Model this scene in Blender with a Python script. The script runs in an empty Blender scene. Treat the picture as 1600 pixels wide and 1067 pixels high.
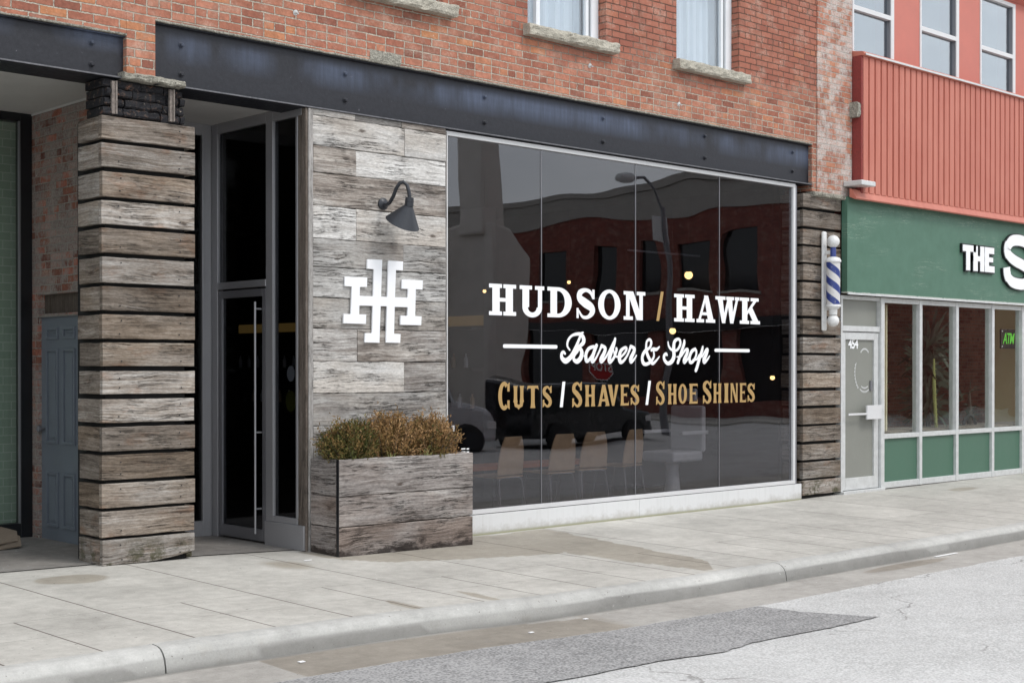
import bpy, bmesh, math, random
from mathutils import Vector, noise as mnoise
R = math.radians
rnd = random.Random(7)
scene = bpy.context.scene
# ------------------------------------------------------------ camera
YAW, PIT, FOC, PY0 = R(46.67), R(-0.306), 2188.0, 586.1
cd = bpy.data.cameras.new("camera"); cam = bpy.data.objects.new("camera", cd)
scene.collection.objects.link(cam); scene.camera = cam
cam.location = (0, 0, 1.5)
cam.rotation_euler = (math.pi/2 + PIT, 0, YAW - math.pi/2)
cd.sensor_width = 36; cd.lens = FOC/1600*36; cd.shift_y = (PY0-533.5)/1600
cd.clip_start = .05; cd.clip_end = 1500
# ------------------------------------------------------------ sky and sun (bright overcast)
SUN_EL, SUN_AZ = R(52), R(163)          # azimuth clockwise from +Y
w = bpy.data.worlds.new("World"); scene.world = w; w.use_nodes = True
nt = w.node_tree; nt.nodes.clear()
out = nt.nodes.new('ShaderNodeOutputWorld'); bg = nt.nodes.new('ShaderNodeBackground')
sky = nt.nodes.new('ShaderNodeTexSky'); sky.sky_type = 'NISHITA'; sky.sun_disc = False
sky.sun_elevation = SUN_EL; sky.sun_rotation = SUN_AZ; sky.dust_density = 2.5
tc = nt.nodes.new('ShaderNodeTexCoord'); mp = nt.nodes.new('ShaderNodeMapping')
mp.inputs['Scale'].default_value = (1, 1, 3.2)
nz = nt.nodes.new('ShaderNodeTexNoise'); nz.inputs['Scale'].default_value = 2.1; nz.inputs['Detail'].default_value = 6; nz.inputs['Roughness'].default_value = .55
rp = nt.nodes.new('ShaderNodeValToRGB')
rp.color_ramp.elements[0].position = .33; rp.color_ramp.elements[0].color = (6.3, 6.75, 7.35, 1)
rp.color_ramp.elements[1].position = .68; rp.color_ramp.elements[1].color = (9.8, 10.1, 10.3, 1)
mx = nt.nodes.new('ShaderNodeMixRGB'); mx.inputs['Fac'].default_value = .82
nt.links.new(tc.outputs['Generated'], mp.inputs['Vector']); nt.links.new(mp.outputs[0], nz.inputs['Vector'])
nt.links.new(nz.outputs['Fac'], rp.inputs['Fac']); nt.links.new(sky.outputs[0], mx.inputs['Color1'])
nt.links.new(rp.outputs['Color'], mx.inputs['Color2']); nt.links.new(mx.outputs[0], bg.inputs['Color'])
bg.inputs['Strength'].default_value = .15; nt.links.new(bg.outputs[0], out.inputs['Surface'])
sd = bpy.data.lights.new("sun", 'SUN'); sun = bpy.data.objects.new("sun", sd); scene.collection.objects.link(sun)
sd.energy = 1.15; sd.angle = R(16); sd.color = (1, .965, .92)
sv = Vector((math.sin(SUN_AZ)*math.cos(SUN_EL), math.cos(SUN_AZ)*math.cos(SUN_EL), math.sin(SUN_EL)))
sun.rotation_euler = sv.to_track_quat('Z', 'Y').to_euler()
scene.view_settings.view_transform = 'Standard'; scene.view_settings.look = 'None'
scene.view_settings.exposure = 0.32; scene.view_settings.gamma = 1
scene.cycles.max_bounces = 8; scene.cycles.transparent_max_bounces = 16
scene.cycles.use_denoising = True

# ------------------------------------------------------------ surveying: from a direction in the photo to a point on a known plane
_F = Vector((math.cos(YAW)*math.cos(PIT), math.sin(YAW)*math.cos(PIT), math.sin(PIT)))
_Rt = Vector((math.sin(YAW), -math.cos(YAW), 0)); _U = _Rt.cross(_F)
CAM = Vector((0, 0, 1.5))
def ray(px, py): return _F*FOC + _Rt*(px-800) - _U*(py-PY0)
def aty(px, py, Y): d = ray(px, py); return CAM + d*(Y/d.y)
def atx(px, py, X): d = ray(px, py); return CAM + d*(X/d.x)
def atz(px, py, Z): d = ray(px, py); return CAM + d*((Z-1.5)/d.z)
YM = 9.53                                # plane of the shop glass (mirror for things across the street)
def mir(p): return Vector((p.x, 2*YM-p.y, p.z))
KN = [(-400, .06), (4, .06), (5, .045), (5.7, .03), (6.65, -.005), (8.3, -.03), (13.3, -.03), (15, -.015), (19, 0), (400, 0)]
def prof(x):
    for (a, b), (c, d) in zip(KN, KN[1:]):
        if x <= c: return b+(d-b)*(x-a)/(c-a)
    return 0
def gz(x, y): return prof(x)-.02*(9.5-min(y, 9.5))
def atg(px, py, off=0):
    z = 0
    for i in range(30):
        p = atz(px, py, z); z = .5*z+.5*(gz(p.x, p.y)+off)
    return p

# ------------------------------------------------------------ node helper
class G:
    def __init__(s, name):
        s.m = bpy.data.materials.new(name); s.m.use_nodes = True; s.t = s.m.node_tree; s.t.nodes.clear()
        s.o = s.t.nodes.new('ShaderNodeOutputMaterial'); s._pos = None
    def n(s, ty, **kw):
        x = s.t.nodes.new(ty)
        for k, v in kw.items(): setattr(x, k, v)
        return x
    def set(s, sock, v):
        if v is None: return
        if isinstance(v, bpy.types.NodeSocket): s.t.links.new(v, sock)
        elif isinstance(v, (tuple, list)):
            v = tuple(v)
            if sock.type == 'RGBA' and len(v) == 3: v = v+(1,)
            sock.default_value = v
        else:
            sock.default_value = v
    def math(s, op, a, b=None, c=None, clamp=False):
        x = s.n('ShaderNodeMath', operation=op, use_clamp=clamp)
        s.set(x.inputs[0], a); s.set(x.inputs[1], b); s.set(x.inputs[2], c); return x.outputs[0]
    @property
    def pos(s):
        if s._pos is None: s._pos = s.n('ShaderNodeNewGeometry').outputs['Position']
        return s._pos
    def objc(s): return s.n('ShaderNodeTexCoord').outputs['Object']
    def sep(s, v): x = s.n('ShaderNodeSeparateXYZ'); s.set(x.inputs[0], v); return x.outputs
    def comb(s, x, y, z):
        c = s.n('ShaderNodeCombineXYZ'); s.set(c.inputs[0], x); s.set(c.inputs[1], y); s.set(c.inputs[2], z); return c.outputs[0]
    def mapv(s, v, sc=(1, 1, 1), lo=(0, 0, 0)):
        x = s.n('ShaderNodeMapping'); s.set(x.inputs['Vector'], v); x.inputs['Scale'].default_value = sc; x.inputs['Location'].default_value = lo; return x.outputs[0]
    def noise(s, v, scale, detail=4, rough=.55, dist=0):
        x = s.n('ShaderNodeTexNoise'); s.set(x.inputs['Vector'], v); x.inputs['Scale'].default_value = scale
        x.inputs['Detail'].default_value = detail; x.inputs['Roughness'].default_value = rough; x.inputs['Distortion'].default_value = dist
        return x.outputs['Fac']
    def white(s, v): x = s.n('ShaderNodeTexWhiteNoise', noise_dimensions='3D'); s.set(x.inputs['Vector'], v); return x.outputs['Value'], x.outputs['Color']
    def vor(s, v, scale, feature='F1', rand=1): 
        x = s.n('ShaderNodeTexVoronoi', feature=feature); s.set(x.inputs['Vector'], v); x.inputs['Scale'].default_value = scale; x.inputs['Randomness'].default_value = rand
        return x.outputs['Distance']
    def ramp(s, f, stops, interp='LINEAR'):
        x = s.n('ShaderNodeValToRGB'); s.set(x.inputs['Fac'], f); cr = x.color_ramp; cr.interpolation = interp
        while len(cr.elements) < len(stops): cr.elements.new(.5)
        for e, (p, c) in zip(cr.elements, stops):
            e.position = p
            if not isinstance(c, (tuple, list)): c = (c, c, c)
            e.color = (*c[:3], 1)
        return x.outputs['Color']
    def step(s, f, a, b, lo=0., hi=1.):
        x = s.n('ShaderNodeMapRange'); s.set(x.inputs['Value'], f); s.set(x.inputs['From Min'], a); s.set(x.inputs['From Max'], b)
        x.inputs['To Min'].default_value = lo; x.inputs['To Max'].default_value = hi; return x.outputs[0]
    def mix(s, f, a, b, mode='MIX'):
        x = s.n('ShaderNodeMixRGB', blend_type=mode); s.set(x.inputs['Fac'], f); s.set(x.inputs['Color1'], a); s.set(x.inputs['Color2'], b); return x.outputs[0]
    def attr(s, name): x = s.n('ShaderNodeAttribute', attribute_name=name); return x.outputs['Color'], x.outputs['Fac']
    def bump(s, h, strength=.5, dist=.01, normal=None):
        x = s.n('ShaderNodeBump'); s.set(x.inputs['Height'], h); x.inputs['Strength'].default_value = strength; x.inputs['Distance'].default_value = dist
        s.set(x.inputs['Normal'], normal); return x.outputs[0]
    def bsdf(s, col, rough=.7, metal=0., normal=None, spec=.5, emis=None, es=0., coat=0.):
        x = s.n('ShaderNodeBsdfPrincipled'); s.set(x.inputs['Base Color'], col); s.set(x.inputs['Roughness'], rough); s.set(x.inputs['Metallic'], metal)
        s.set(x.inputs['Normal'], normal); x.inputs['Specular IOR Level'].default_value = spec
        if coat: x.inputs['Coat Weight'].default_value = coat
        if emis is not None: s.set(x.inputs['Emission Color'], emis); x.inputs['Emission Strength'].default_value = es
        s.t.links.new(x.outputs[0], s.o.inputs['Surface']); return s.m

M = {}
def simple(name, col, rough=.6, metal=0, var=.12, scale=6, bump=.15, bd=.002, spec=.5, fine=60, coat=0):
    g = G(name); p = g.pos
    a = g.noise(p, scale, 5, .6); b = g.noise(p, fine, 3, .6)
    v = g.math('ADD', g.math('MULTIPLY', a, .65), g.math('MULTIPLY', b, .35))
    f = g.step(v, .3, .7, 1-var, 1+var)
    c = g.mix(1, col, g.comb(f, f, f), 'MULTIPLY')
    rr = g.step(a, .3, .7, max(.03, rough-.08), min(1, rough+.08))
    M[name] = g.bsdf(c, rr, metal, g.bump(b, bump, bd), spec, coat=coat); return M[name]

def brick_mat(name, bw=.205, wcol=(.66, .62, .58), bh=.0665, mort=.010, cols=None, mortar=(.50, .44, .36), zone=None, white=None, paint=None, bumpd=.012):
    g = G(name); x, y, z = g.sep(g.pos)
    u0 = g.math('ADD', x, y)
    wob = g.noise(g.pos, 9, 3, .6); wob2 = g.noise(g.mapv(g.pos, (1, 1, 1), (7, 3, 1)), 7, 3, .6)
    u = g.math('ADD', u0, g.math('MULTIPLY', g.math('SUBTRACT', wob, .5), .016))
    slow = g.noise(g.pos, .9, 2, .5)
    v = g.math('ADD', g.math('ADD', z, 20.013), g.math('ADD', g.math('MULTIPLY', g.math('SUBTRACT', wob2, .5), .009), g.math('MULTIPLY', g.math('SUBTRACT', slow, .5), .02)))
    vr = g.math('DIVIDE', v, bh); row = g.math('FLOOR', vr); fv = g.math('MULTIPLY', g.math('FRACT', vr), bh)
    odd = g.math('MODULO', row, 2); hd = g.math('LESS_THAN', g.math('MODULO', row, 7), .5)
    wd = g.math('MULTIPLY', g.math('SUBTRACT', 1, g.math('MULTIPLY', hd, .5)), bw)
    rj, _ = g.white(g.comb(row, 3.3, 1.7))
    off = g.math('MULTIPLY', g.math('ADD', g.math('MULTIPLY', odd, .5), g.math('MULTIPLY', rj, .14)), wd)
    ur = g.math('DIVIDE', g.math('ADD', g.math('ADD', u, off), 50), wd); col = g.math('FLOOR', ur)
    fu = g.math('MULTIPLY', g.math('FRACT', ur), wd)
    eu = g.math('MINIMUM', fu, g.math('SUBTRACT', wd, fu)); ev = g.math('MINIMUM', fv, g.math('SUBTRACT', bh, fv))
    e = g.math('MINIMUM', eu, ev)
    rough = g.noise(g.pos, 60, 4, .65)
    e = g.math('ADD', e, g.math('MULTIPLY', g.math('SUBTRACT', rough, .5), .015))
    mask = g.step(e, mort*.5-.0015, mort*.5+.002)         # 1 on the brick
    r1, rc = g.white(g.comb(row, col, .5)); r2, _ = g.white(g.comb(row, col, 8.5))
    cols = cols or [(0, (.23, .09, .062)), (.15, (.32, .124, .082)), (.5, (.375, .155, .10)), (.85, (.42, .182, .12)), (.97, (.45, .19, .105)), (1, (.48, .21, .10))]
    bc = g.ramp(r1, cols)
    big = g.noise(g.pos, 1.1, 4, .6); med = g.noise(g.pos, 26, 5, .7)
    sh = g.math('MULTIPLY', g.step(med, .25, .75, .68, 1.28), g.step(big, .3, .7, .84, 1.14))
    bc = g.mix(1, bc, g.comb(sh, sh, sh), 'MULTIPLY')
    mc = g.mix(g.step(rough, .35, .65), mortar, tuple(c*.62 for c in mortar))
    if zone:                                              # weathered, deep-raked joints above this height
        zf = g.math('ADD', z, g.math('MULTIPLY', g.math('SUBTRACT', big, .5), .9))
        xr = g.math('MULTIPLY', g.step(x, 8.3, 9.6), 1)
        zz = g.math('MULTIPLY', g.step(zf, zone, zone+.25), xr)
        mc = g.mix(zz, mc, (.13, .07, .05)); bc = g.mix(g.math('MULTIPLY', zz, .6), bc, (.315, .112, .078))
    sm = g.noise(g.mapv(g.pos, (1, 1, 1.4), (3, 0, 5)), 3.6, 6, .7)
    smear = g.math('MULTIPLY', g.step(sm, .50, .66), g.step(rough, .34, .66))
    c = g.mix(mask, mc, bc)
    c = g.mix(g.math('MULTIPLY', smear, .55), c, (.56, .44, .355))
    dk = g.noise(g.mapv(g.pos, (1.6, 1.6, .8), (2, 2, 6)), 2.3, 7, .72); c = g.mix(g.math('MULTIPLY', g.step(dk, .52, .70), .42), c, (.16, .095, .07))
    if white:
        lo, hi, amt = white
        wn = g.noise(g.mapv(g.pos, (1, 1, 1), (1, 8, 2)), 4.2, 7, .75); rb, _ = g.white(g.comb(row, col, 2.5))
        wv = g.math('ADD', wn, g.math('MULTIPLY', g.math('SUBTRACT', rb, .5), .12))
        wf = g.math('MULTIPLY', g.step(wv, lo, hi), g.step(rough, .3, .5))
        c = g.mix(g.math('MULTIPLY', wf, amt), c, g.mix(g.step(med, .3, .7), wcol, tuple(q*.6 for q in wcol)))
    if paint:
        pn = g.noise(g.pos, 14, 7, .72)
        c = g.mix(g.step(pn, paint[0], paint[0]+.05), c, paint[1])
    spk = g.step(g.noise(g.mapv(g.pos, (1, 1, 1), (4, 4, 4)), 30, 4, .65), .68, .72)
    c = g.mix(g.math('MULTIPLY', spk, .6), c, (.7, .64, .56))
    h = g.math('ADD', g.math('MULTIPLY', mask, g.step(r2, 0, 1, .75, 1.1)), g.math('MULTIPLY', med, .35))
    M[name] = g.bsdf(c, .88, 0, g.bump(h, .85, bumpd), .25); return M[name]

def wood_mat(name, pal, warm=None, axis='x', crack=.5, moss=False, var=.22, dirt=.6, rust=0., rot=False):
    """weathered sawn timber: pal dark..light; grain runs along axis; per-board shift from the 'rnd' attribute"""
    g = G(name); x, y, z = g.sep(g.pos); rc, _ = g.attr('rnd'); r0, r1, r2 = g.sep(rc)
    if axis == 'x': u, v = g.math('ADD', x, y), z
    else: u, v = z, g.math('ADD', x, y)
    us = g.math('ADD', u, g.math('MULTIPLY', r0, 37)); vs = g.math('ADD', v, g.math('MULTIPLY', r1, 19)); w_ = g.math('MULTIPLY', r2, 9)
    base = g.comb(us, vs, w_)
    kv = g.vor(g.mapv(base, (1.7, 4.4, 1), (0, 0, 3)), 1)
    warp = g.noise(g.mapv(base, (1.3, 2.5, 1)), 1.4, 2, .5)
    vs2 = g.math('ADD', vs, g.math('ADD', g.math('MULTIPLY', g.math('SUBTRACT', warp, .5), .07), g.math('MULTIPLY', g.math('POWER', g.step(kv, .34, 0), 2), .035)))
    gv = g.comb(us, vs2, w_)
    g1 = g.noise(g.mapv(gv, (1.0, 30, 1)), 1, 9, .74)
    g2 = g.noise(g.mapv(gv, (7, 150, 1)), 1, 5, .75)
    g3 = g.noise(g.mapv(gv, (2.6, 62, 1), (4, 4, 0)), 1, 5, .7)
    fib = g.noise(g.mapv(base, (30, 90, 1)), 1, 4, .7)
    blotch = g.noise(g.mapv(base, (1.8, 4.2, 1), (5, 2, 0)), 1, 7, .68)
    val = g.math('ADD', g.math('ADD', g.math('MULTIPLY', g1, .34), g.math('MULTIPLY', g3, .22)), g.math('ADD', g.math('MULTIPLY', g2, .20), g.math('MULTIPLY', blotch, .24)))
    val = g.math('ADD', val, g.math('MULTIPLY', g.math('SUBTRACT', r1, .5), var*.45))
    c = g.ramp(val, [(p, cc) for p, cc in zip((.34, .43, .51, .61), pal)])
    f = g.math('MULTIPLY', g.step(fib, .3, .7, .74, 1.26), g.step(r0, 0, 1, 1-var, 1+var*.7)); c = g.mix(1, c, g.comb(f, f, f), 'MULTIPLY')
    if warm:
        wf = g.step(g.math('ADD', g.noise(g.mapv(base, (1.2, 3.5, 1), (1, 7, 0)), 1, 5, .6), g.math('MULTIPLY', g.math('SUBTRACT', r2, .5), .3)), .42, .66)
        c = g.mix(wf, c, g.mix(1, c, warm, 'MULTIPLY'))
    if rust:
        rf = g.math('MULTIPLY', g.step(g.noise(g.mapv(base, (3, 6, 1), (8, 1, 0)), 1, 6, .65), .56, .70), rust)
        c = g.mix(rf, c, g.mix(1, c, (.80, .42, .22), 'MULTIPLY'))
    stre = g.noise(g.mapv(gv, (1.3, 13, 1), (3, 5, 1)), 1, 8, .74)
    df = g.math('MULTIPLY', g.step(stre, .565, .70), g.step(blotch, .62, .46)); c = g.mix(g.math('MULTIPLY', g.math('MULTIPLY', df, dirt), g.step(r0, .85, .15, .45, 1.)), c, tuple(q*.6 for q in pal[0]))
    ck = g.noise(g.mapv(gv, (1.6, 34, 1), (0, 4, 2)), 1, 6, .66)
    ckm = g.step(g.math('ABSOLUTE', g.math('SUBTRACT', ck, .5)), .020, .004)
    ckm = g.math('MULTIPLY', ckm, g.step(g.noise(g.mapv(base, (2.2, 5, 1), (9, 9, 0)), 1, 4, .6), .49, .56))
    c = g.mix(g.math('MULTIPLY', ckm, crack), c, (.018, .014, .012))
    kn = g.step(g.math('ADD', kv, g.math('MULTIPLY', g.math('SUBTRACT', fib, .5), .06)), .085, .035); c = g.mix(g.math('MULTIPLY', kn, .8), c, (.06, .042, .032))
    if rot:
        rm = g.step(g.math('ADD', z, g.math('MULTIPLY', g.math('SUBTRACT', g.noise(g.mapv(base, (3.5, 7, 1), (6, 6, 0)), 1, 6, .7), .5), .55)), .06, .0); c = g.mix(g.math('MULTIPLY', rm, .9), c, (.028, .021, .018))
    if moss:
        mm = g.math('MULTIPLY', g.step(z, .30, .08), g.step(g.noise(g.pos, 7, 7, .75), .49, .58)); c = g.mix(g.math('MULTIPLY', mm, .85), c, (.06, .058, .028))
    h = g.math('ADD', g.math('ADD', g.math('MULTIPLY', g2, .7), g.math('ADD', g.math('MULTIPLY', g1, .9), g.math('MULTIPLY', g3, .8))), g.math('MULTIPLY', ckm, -1.3))
    M[name] = g.bsdf(c, .87, 0, g.bump(h, .75, .006), .25); return M[name]

def glass_mat(name, tint=(.55, .57, .58), f0=.08, wav=.35, wscale=.9, gloss=(1, 1, 1)):
    g = G(name)
    nzz = g.noise(g.mapv(g.pos, (1, 1, 1.6)), wscale, 1, .4)
    nb = g.bump(nzz, wav, .05)
    lw = g.n('ShaderNodeLayerWeight'); lw.inputs['Blend'].default_value = .5; g.set(lw.inputs['Normal'], nb)
    fr = g.math('ADD', f0, g.math('MULTIPLY', g.math('POWER', lw.outputs['Facing'], 5), 1-f0), clamp=True)
    tr = g.n('ShaderNodeBsdfTransparent'); g.set(tr.inputs['Color'], tint)
    gl = g.n('ShaderNodeBsdfGlossy'); g.set(gl.inputs['Roughness'], 0.0); g.set(gl.inputs['Normal'], nb); g.set(gl.inputs['Color'], gloss)
    mxs = g.n('ShaderNodeMixShader'); g.set(mxs.inputs[0], fr); g.t.links.new(tr.outputs[0], mxs.inputs[1]); g.t.links.new(gl.outputs[0], mxs.inputs[2])
    g.t.links.new(mxs.outputs[0], g.o.inputs['Surface']); M[name] = g.m; return g.m

def emit(name, col, s):
    g = G(name); e = g.n('ShaderNodeEmission'); g.set(e.inputs[0], col); e.inputs[1].default_value = s
    g.t.links.new(e.outputs[0], g.o.inputs['Surface']); M[name] = g.m

# ------------------------------------------------------------ mesh builder
class MB:
    def __init__(s): s.v = []; s.f = []; s.c = []; s.cur = (0, 0, 0)
    def seed(s, c=None): s.cur = c or (rnd.random(), rnd.random(), rnd.random()); return s
    def face(s, ids): s.f.append(tuple(ids)); s.c.append(s.cur)
    def poly(s, pts): b = len(s.v); s.v += [tuple(p) for p in pts]; s.face(range(b, b+len(pts)))
    def box(s, x0, x1, y0, y1, z0, z1):
        b = len(s.v); s.v += [(x, y, z) for z in (z0, z1) for y in (y0, y1) for x in (x0, x1)]
        for q in ((0, 2, 3, 1), (4, 5, 7, 6), (0, 1, 5, 4), (1, 3, 7, 5), (3, 2, 6, 7), (2, 0, 4, 6)): s.face([b+i for i in q])
        return s
    def prism(s, pts, d):
        """closed outline pts (3-D, in one plane) pushed along vector d"""
        n = len(pts); b = len(s.v); d = Vector(d); s.v += [tuple(p) for p in pts]+[tuple(Vector(p)+d) for p in pts]
        s.face(range(b, b+n)); s.face(reversed(range(b+n, b+2*n)))
        for i in range(n): j = (i+1) % n; s.face((b+j, b+i, b+n+i, b+n+j))
        return s
    def tube(s, pts, rad, seg=8, caps=True):
        pts = [Vector(p) for p in pts]; n = len(pts); rad = rad if isinstance(rad, (list, tuple)) else [rad]*n
        rings = []; up = None
        for i, p in enumerate(pts):
            t = (pts[min(i+1, n-1)]-pts[max(i-1, 0)]).normalized()
            if up is None: a = t.orthogonal().normalized()
            else: a = (up-t*up.dot(t)); a = a.normalized() if a.length > 1e-6 else t.orthogonal().normalized()
            up = a; b_ = t.cross(a); base = len(s.v)
            s.v += [tuple(p+(a*math.cos(k*2*math.pi/seg)+b_*math.sin(k*2*math.pi/seg))*rad[i]) for k in range(seg)]
            rings.append(base)
        for A, B in zip(rings, rings[1:]):
            for k in range(seg): j = (k+1) % seg; s.face((A+k, A+j, B+j, B+k))
        if caps: s.face(list(reversed(range(rings[0], rings[0]+seg)))); s.face(range(rings[-1], rings[-1]+seg))
        return s
    def lathe(s, prof_, base=(0, 0, 0), axis=(0, 0, 1), seg=24):
        ax = Vector(axis).normalized(); a = ax.orthogonal().normalized(); b_ = ax.cross(a); o = Vector(base); rings = []
        for r, h in prof_:
            bb = len(s.v); s.v += [tuple(o+ax*h+(a*math.cos(k*2*math.pi/seg)+b_*math.sin(k*2*math.pi/seg))*max(r, 1e-4)) for k in range(seg)]; rings.append(bb)
        for A, B in zip(rings, rings[1:]):
            for k in range(seg): j = (k+1) % seg; s.face((A+k, A+j, B+j, B+k))
        s.face(list(reversed(range(rings[0], rings[0]+seg)))); s.face(range(rings[-1], rings[-1]+seg)); return s
    def ball(s, c, r, seg=20):
        return s.lathe([(r*math.sin(i*math.pi/12), -r*math.cos(i*math.pi/12)) for i in range(13)], c, (0, 0, 1), seg)
    def plank(s, x0, x1, y0, y1, z0, z1, axis='x', jit=.0035, step=.06, bev=.004, wear=None, tone=None):
        """sawn board with worn, slightly wandering edges; long axis x, y or z"""
        s.seed()
        if tone is not None: s.cur = (tone, s.cur[1], s.cur[2])
        L0, L1 = {'x': (x0, x1), 'y': (y0, y1), 'z': (z0, z1)}[axis]
        n = max(2, int((L1-L0)/step)); ph = rnd.random()*90
        if axis == 'x': A, B = (y0, y1), (z0, z1)
        elif axis == 'y': A, B = (x0, x1), (z0, z1)
        else: A, B = (x0, x1), (y0, y1)
        sec = [(A[0]+bev, B[0]), (A[1]-bev, B[0]), (A[1], B[0]+bev), (A[1], B[1]-bev), (A[1]-bev, B[1]), (A[0]+bev, B[1]), (A[0], B[1]-bev), (A[0], B[0]+bev)]
        rings = []
        for i in range(n+1):
            l = L0+(L1-L0)*i/n; bb = len(s.v)
            for k, (a, b) in enumerate(sec):
                lo = 0 if k in (0, 1, 2, 7) else 1
                j1 = mnoise.noise((l*5+ph, lo*7.3, 1.1))*jit*1.1+mnoise.noise((l*23+ph, lo*3.3, 4.1))*jit*.7
                j2 = mnoise.noise((l*8+ph, k*1.3, 9.1))*jit*.5
                if wear: j1 += wear(l, lo)
                b2, a2 = b+j1, a+j2
                s.v.append({'x': (l, a2, b2), 'y': (a2, l, b2), 'z': (a2, b2, l)}[axis])
            rings.append(bb)
        for P, Q in zip(rings, rings[1:]):
            for k in range(8): j = (k+1) % 8; s.face((P+k, P+j, Q+j, Q+k))
        s.face(list(reversed(range(rings[0], rings[0]+8)))); s.face(range(rings[-1], rings[-1]+8)); return s
    def build(s, name, mat, parent=None, bevel=0, smooth=False, tags=None):
        me = bpy.data.meshes.new(name); o = bpy.data.objects.new(name, me); scene.collection.objects.link(o)
        org = Vector((0, 0, 0))
        if parent is not None:
            o.parent = parent; q = parent
            while q: org = org+q.location; q = q.parent
        elif s.v:
            xs = [v[0] for v in s.v]; ys = [v[1] for v in s.v]; zs = [v[2] for v in s.v]
            org = Vector(((min(xs)+max(xs))/2, (min(ys)+max(ys))/2, min(zs))); o.location = org
        me.from_pydata([tuple(Vector(v)-org) for v in s.v], [], s.f); me.update()
        at = me.color_attributes.new('rnd', 'FLOAT_COLOR', 'CORNER'); data = []
        for poly, c in zip(me.polygons, s.c):
            for _ in range(poly.loop_total): data += [c[0], c[1], c[2], 1]
        at.data.foreach_set('color', data)
        bm = bmesh.new(); bm.from_mesh(me); bmesh.ops.recalc_face_normals(bm, faces=bm.faces)
        bm.to_mesh(me); bm.free()
        if smooth:
            for p in me.polygons: p.use_smooth = True
            try: me.set_sharp_from_angle(angle=R(38))
            except Exception: pass
        if mat is not None: me.materials.append(M[mat] if isinstance(mat, str) else mat)
        if bevel:
            b = o.modifiers.new('bevel', 'BEVEL'); b.width = bevel; b.segments = 2; b.limit_method = 'ANGLE'; b.angle_limit = R(40)
        if tags: tag(o, **tags)
        return o
def tag(o, label=None, cat=None, group=None, kind=None):
    if label: o['label'] = label
    if cat: o['category'] = cat
    if group: o['group'] = group
    if kind: o['kind'] = kind
    return o
def thing(name, loc, label, cat, group=None):
    o = bpy.data.objects.new(name, None); scene.collection.objects.link(o); o.location = loc; o.empty_display_size = .2
    return tag(o, label, cat, group)
def copy_tree(o, parent=None):
    c = o.copy(); scene.collection.objects.link(c)
    if parent is not None: c.parent = parent
    for ch in list(o.children): copy_tree(ch, c)
    return c
def grid_wall(mb, x0, x1, z0, z1, y0, y1, holes, swap=False):
    """wall with openings; swap: the wall runs along y and x is its thickness"""
    P = (lambda a, t, z: (t, a, z)) if swap else (lambda a, t, z: (a, t, z))
    xs = sorted({x0, x1, *[v for h in holes for v in h[:2]]}); zs = sorted({z0, z1, *[v for h in holes for v in h[2:]]})
    xs = [v for v in xs if x0 <= v <= x1]; zs = [v for v in zs if z0 <= v <= z1]
    for a, b in zip(xs, xs[1:]):
        for c, d in zip(zs, zs[1:]):
            mx_, mz_ = (a+b)/2, (c+d)/2
            if any(h[0] < mx_ < h[1] and h[2] < mz_ < h[3] for h in holes): continue
            for t in (y0, y1): mb.poly([P(a, t, c), P(b, t, c), P(b, t, d), P(a, t, d)])
    def ring(a, b, c, d):
        for p, q in (((a, c), (b, c)), ((b, c), (b, d)), ((b, d), (a, d)), ((a, d), (a, c))):
            mb.poly([P(p[0], y0, p[1]), P(q[0], y0, q[1]), P(q[0], y1, q[1]), P(p[0], y1, p[1])])
    if not any(h[2] < z0 for h in holes): ring(x0, x1, z0, z1)
    for a, b, c, d in holes:
        for cond, p, q in ((c > z0, (a, c), (b, c)), (b < x1, (b, c), (b, d)), (d < z1, (b, d), (a, d)), (a > x0, (a, d), (a, c))):
            if cond:
                p = (min(max(p[0], x0), x1), min(max(p[1], z0), z1)); q = (min(max(q[0], x0), x1), min(max(q[1], z0), z1))
                mb.poly([P(p[0], y0, p[1]), P(q[0], y0, q[1]), P(q[0], y1, q[1]), P(p[0], y1, p[1])])
    return mb

# ------------------------------------------------------------ materials
brick_mat('brick_red', zone=4.45)
brick_mat('brick_whitewashed', white=(.44, .58, .8), mortar=(.46, .41, .35))
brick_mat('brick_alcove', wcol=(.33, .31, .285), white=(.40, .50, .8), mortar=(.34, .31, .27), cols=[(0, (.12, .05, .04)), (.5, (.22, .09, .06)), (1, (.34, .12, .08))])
brick_mat('brick_black_paint', paint=(.36, (.013, .014, .018)), mortar=(.10, .09, .085), bumpd=.03)
brick_mat('brick_across', cols=[(0, (.17, .045, .035)), (1, (.25, .07, .05))], mortar=(.24, .12, .10))
brick_mat('brick_shop_inside', bw=.21, bh=.07, cols=[(0, (.30, .12, .09)), (1, (.55, .27, .20))], mortar=(.50, .42, .36))
g = G('masonry_black'); n1 = g.noise(g.pos, 20, 8, .75); n2 = g.noise(g.mapv(g.pos, (1, 1, 1), (3, 1, 7)), 34, 5, .7)
c = g.mix(g.step(n1, .54, .60), (.016, .016, .019), (.075, .05, .04)); c = g.mix(g.step(n1, .62, .66), c, (.26, .115, .075)); c = g.mix(g.math('MULTIPLY', g.step(n2, .64, .68), .8), c, (.40, .34, .28))
M['masonry_black'] = g.bsdf(c, .75, 0, g.bump(n1, .9, .02), .3)
wood_mat('wood_grey', [(.06, .048, .04), (.22, .20, .185), (.42, .405, .385), (.62, .61, .59)], warm=(.93, .88, .83), crack=.95, dirt=.9, var=.34)
wood_mat('wood_planter', [(.035, .028, .025), (.125, .108, .098), (.27, .245, .23), (.46, .435, .41)], warm=(.84, .74, .68), crack=.95, dirt=.9, var=.12, rot=True)
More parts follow.
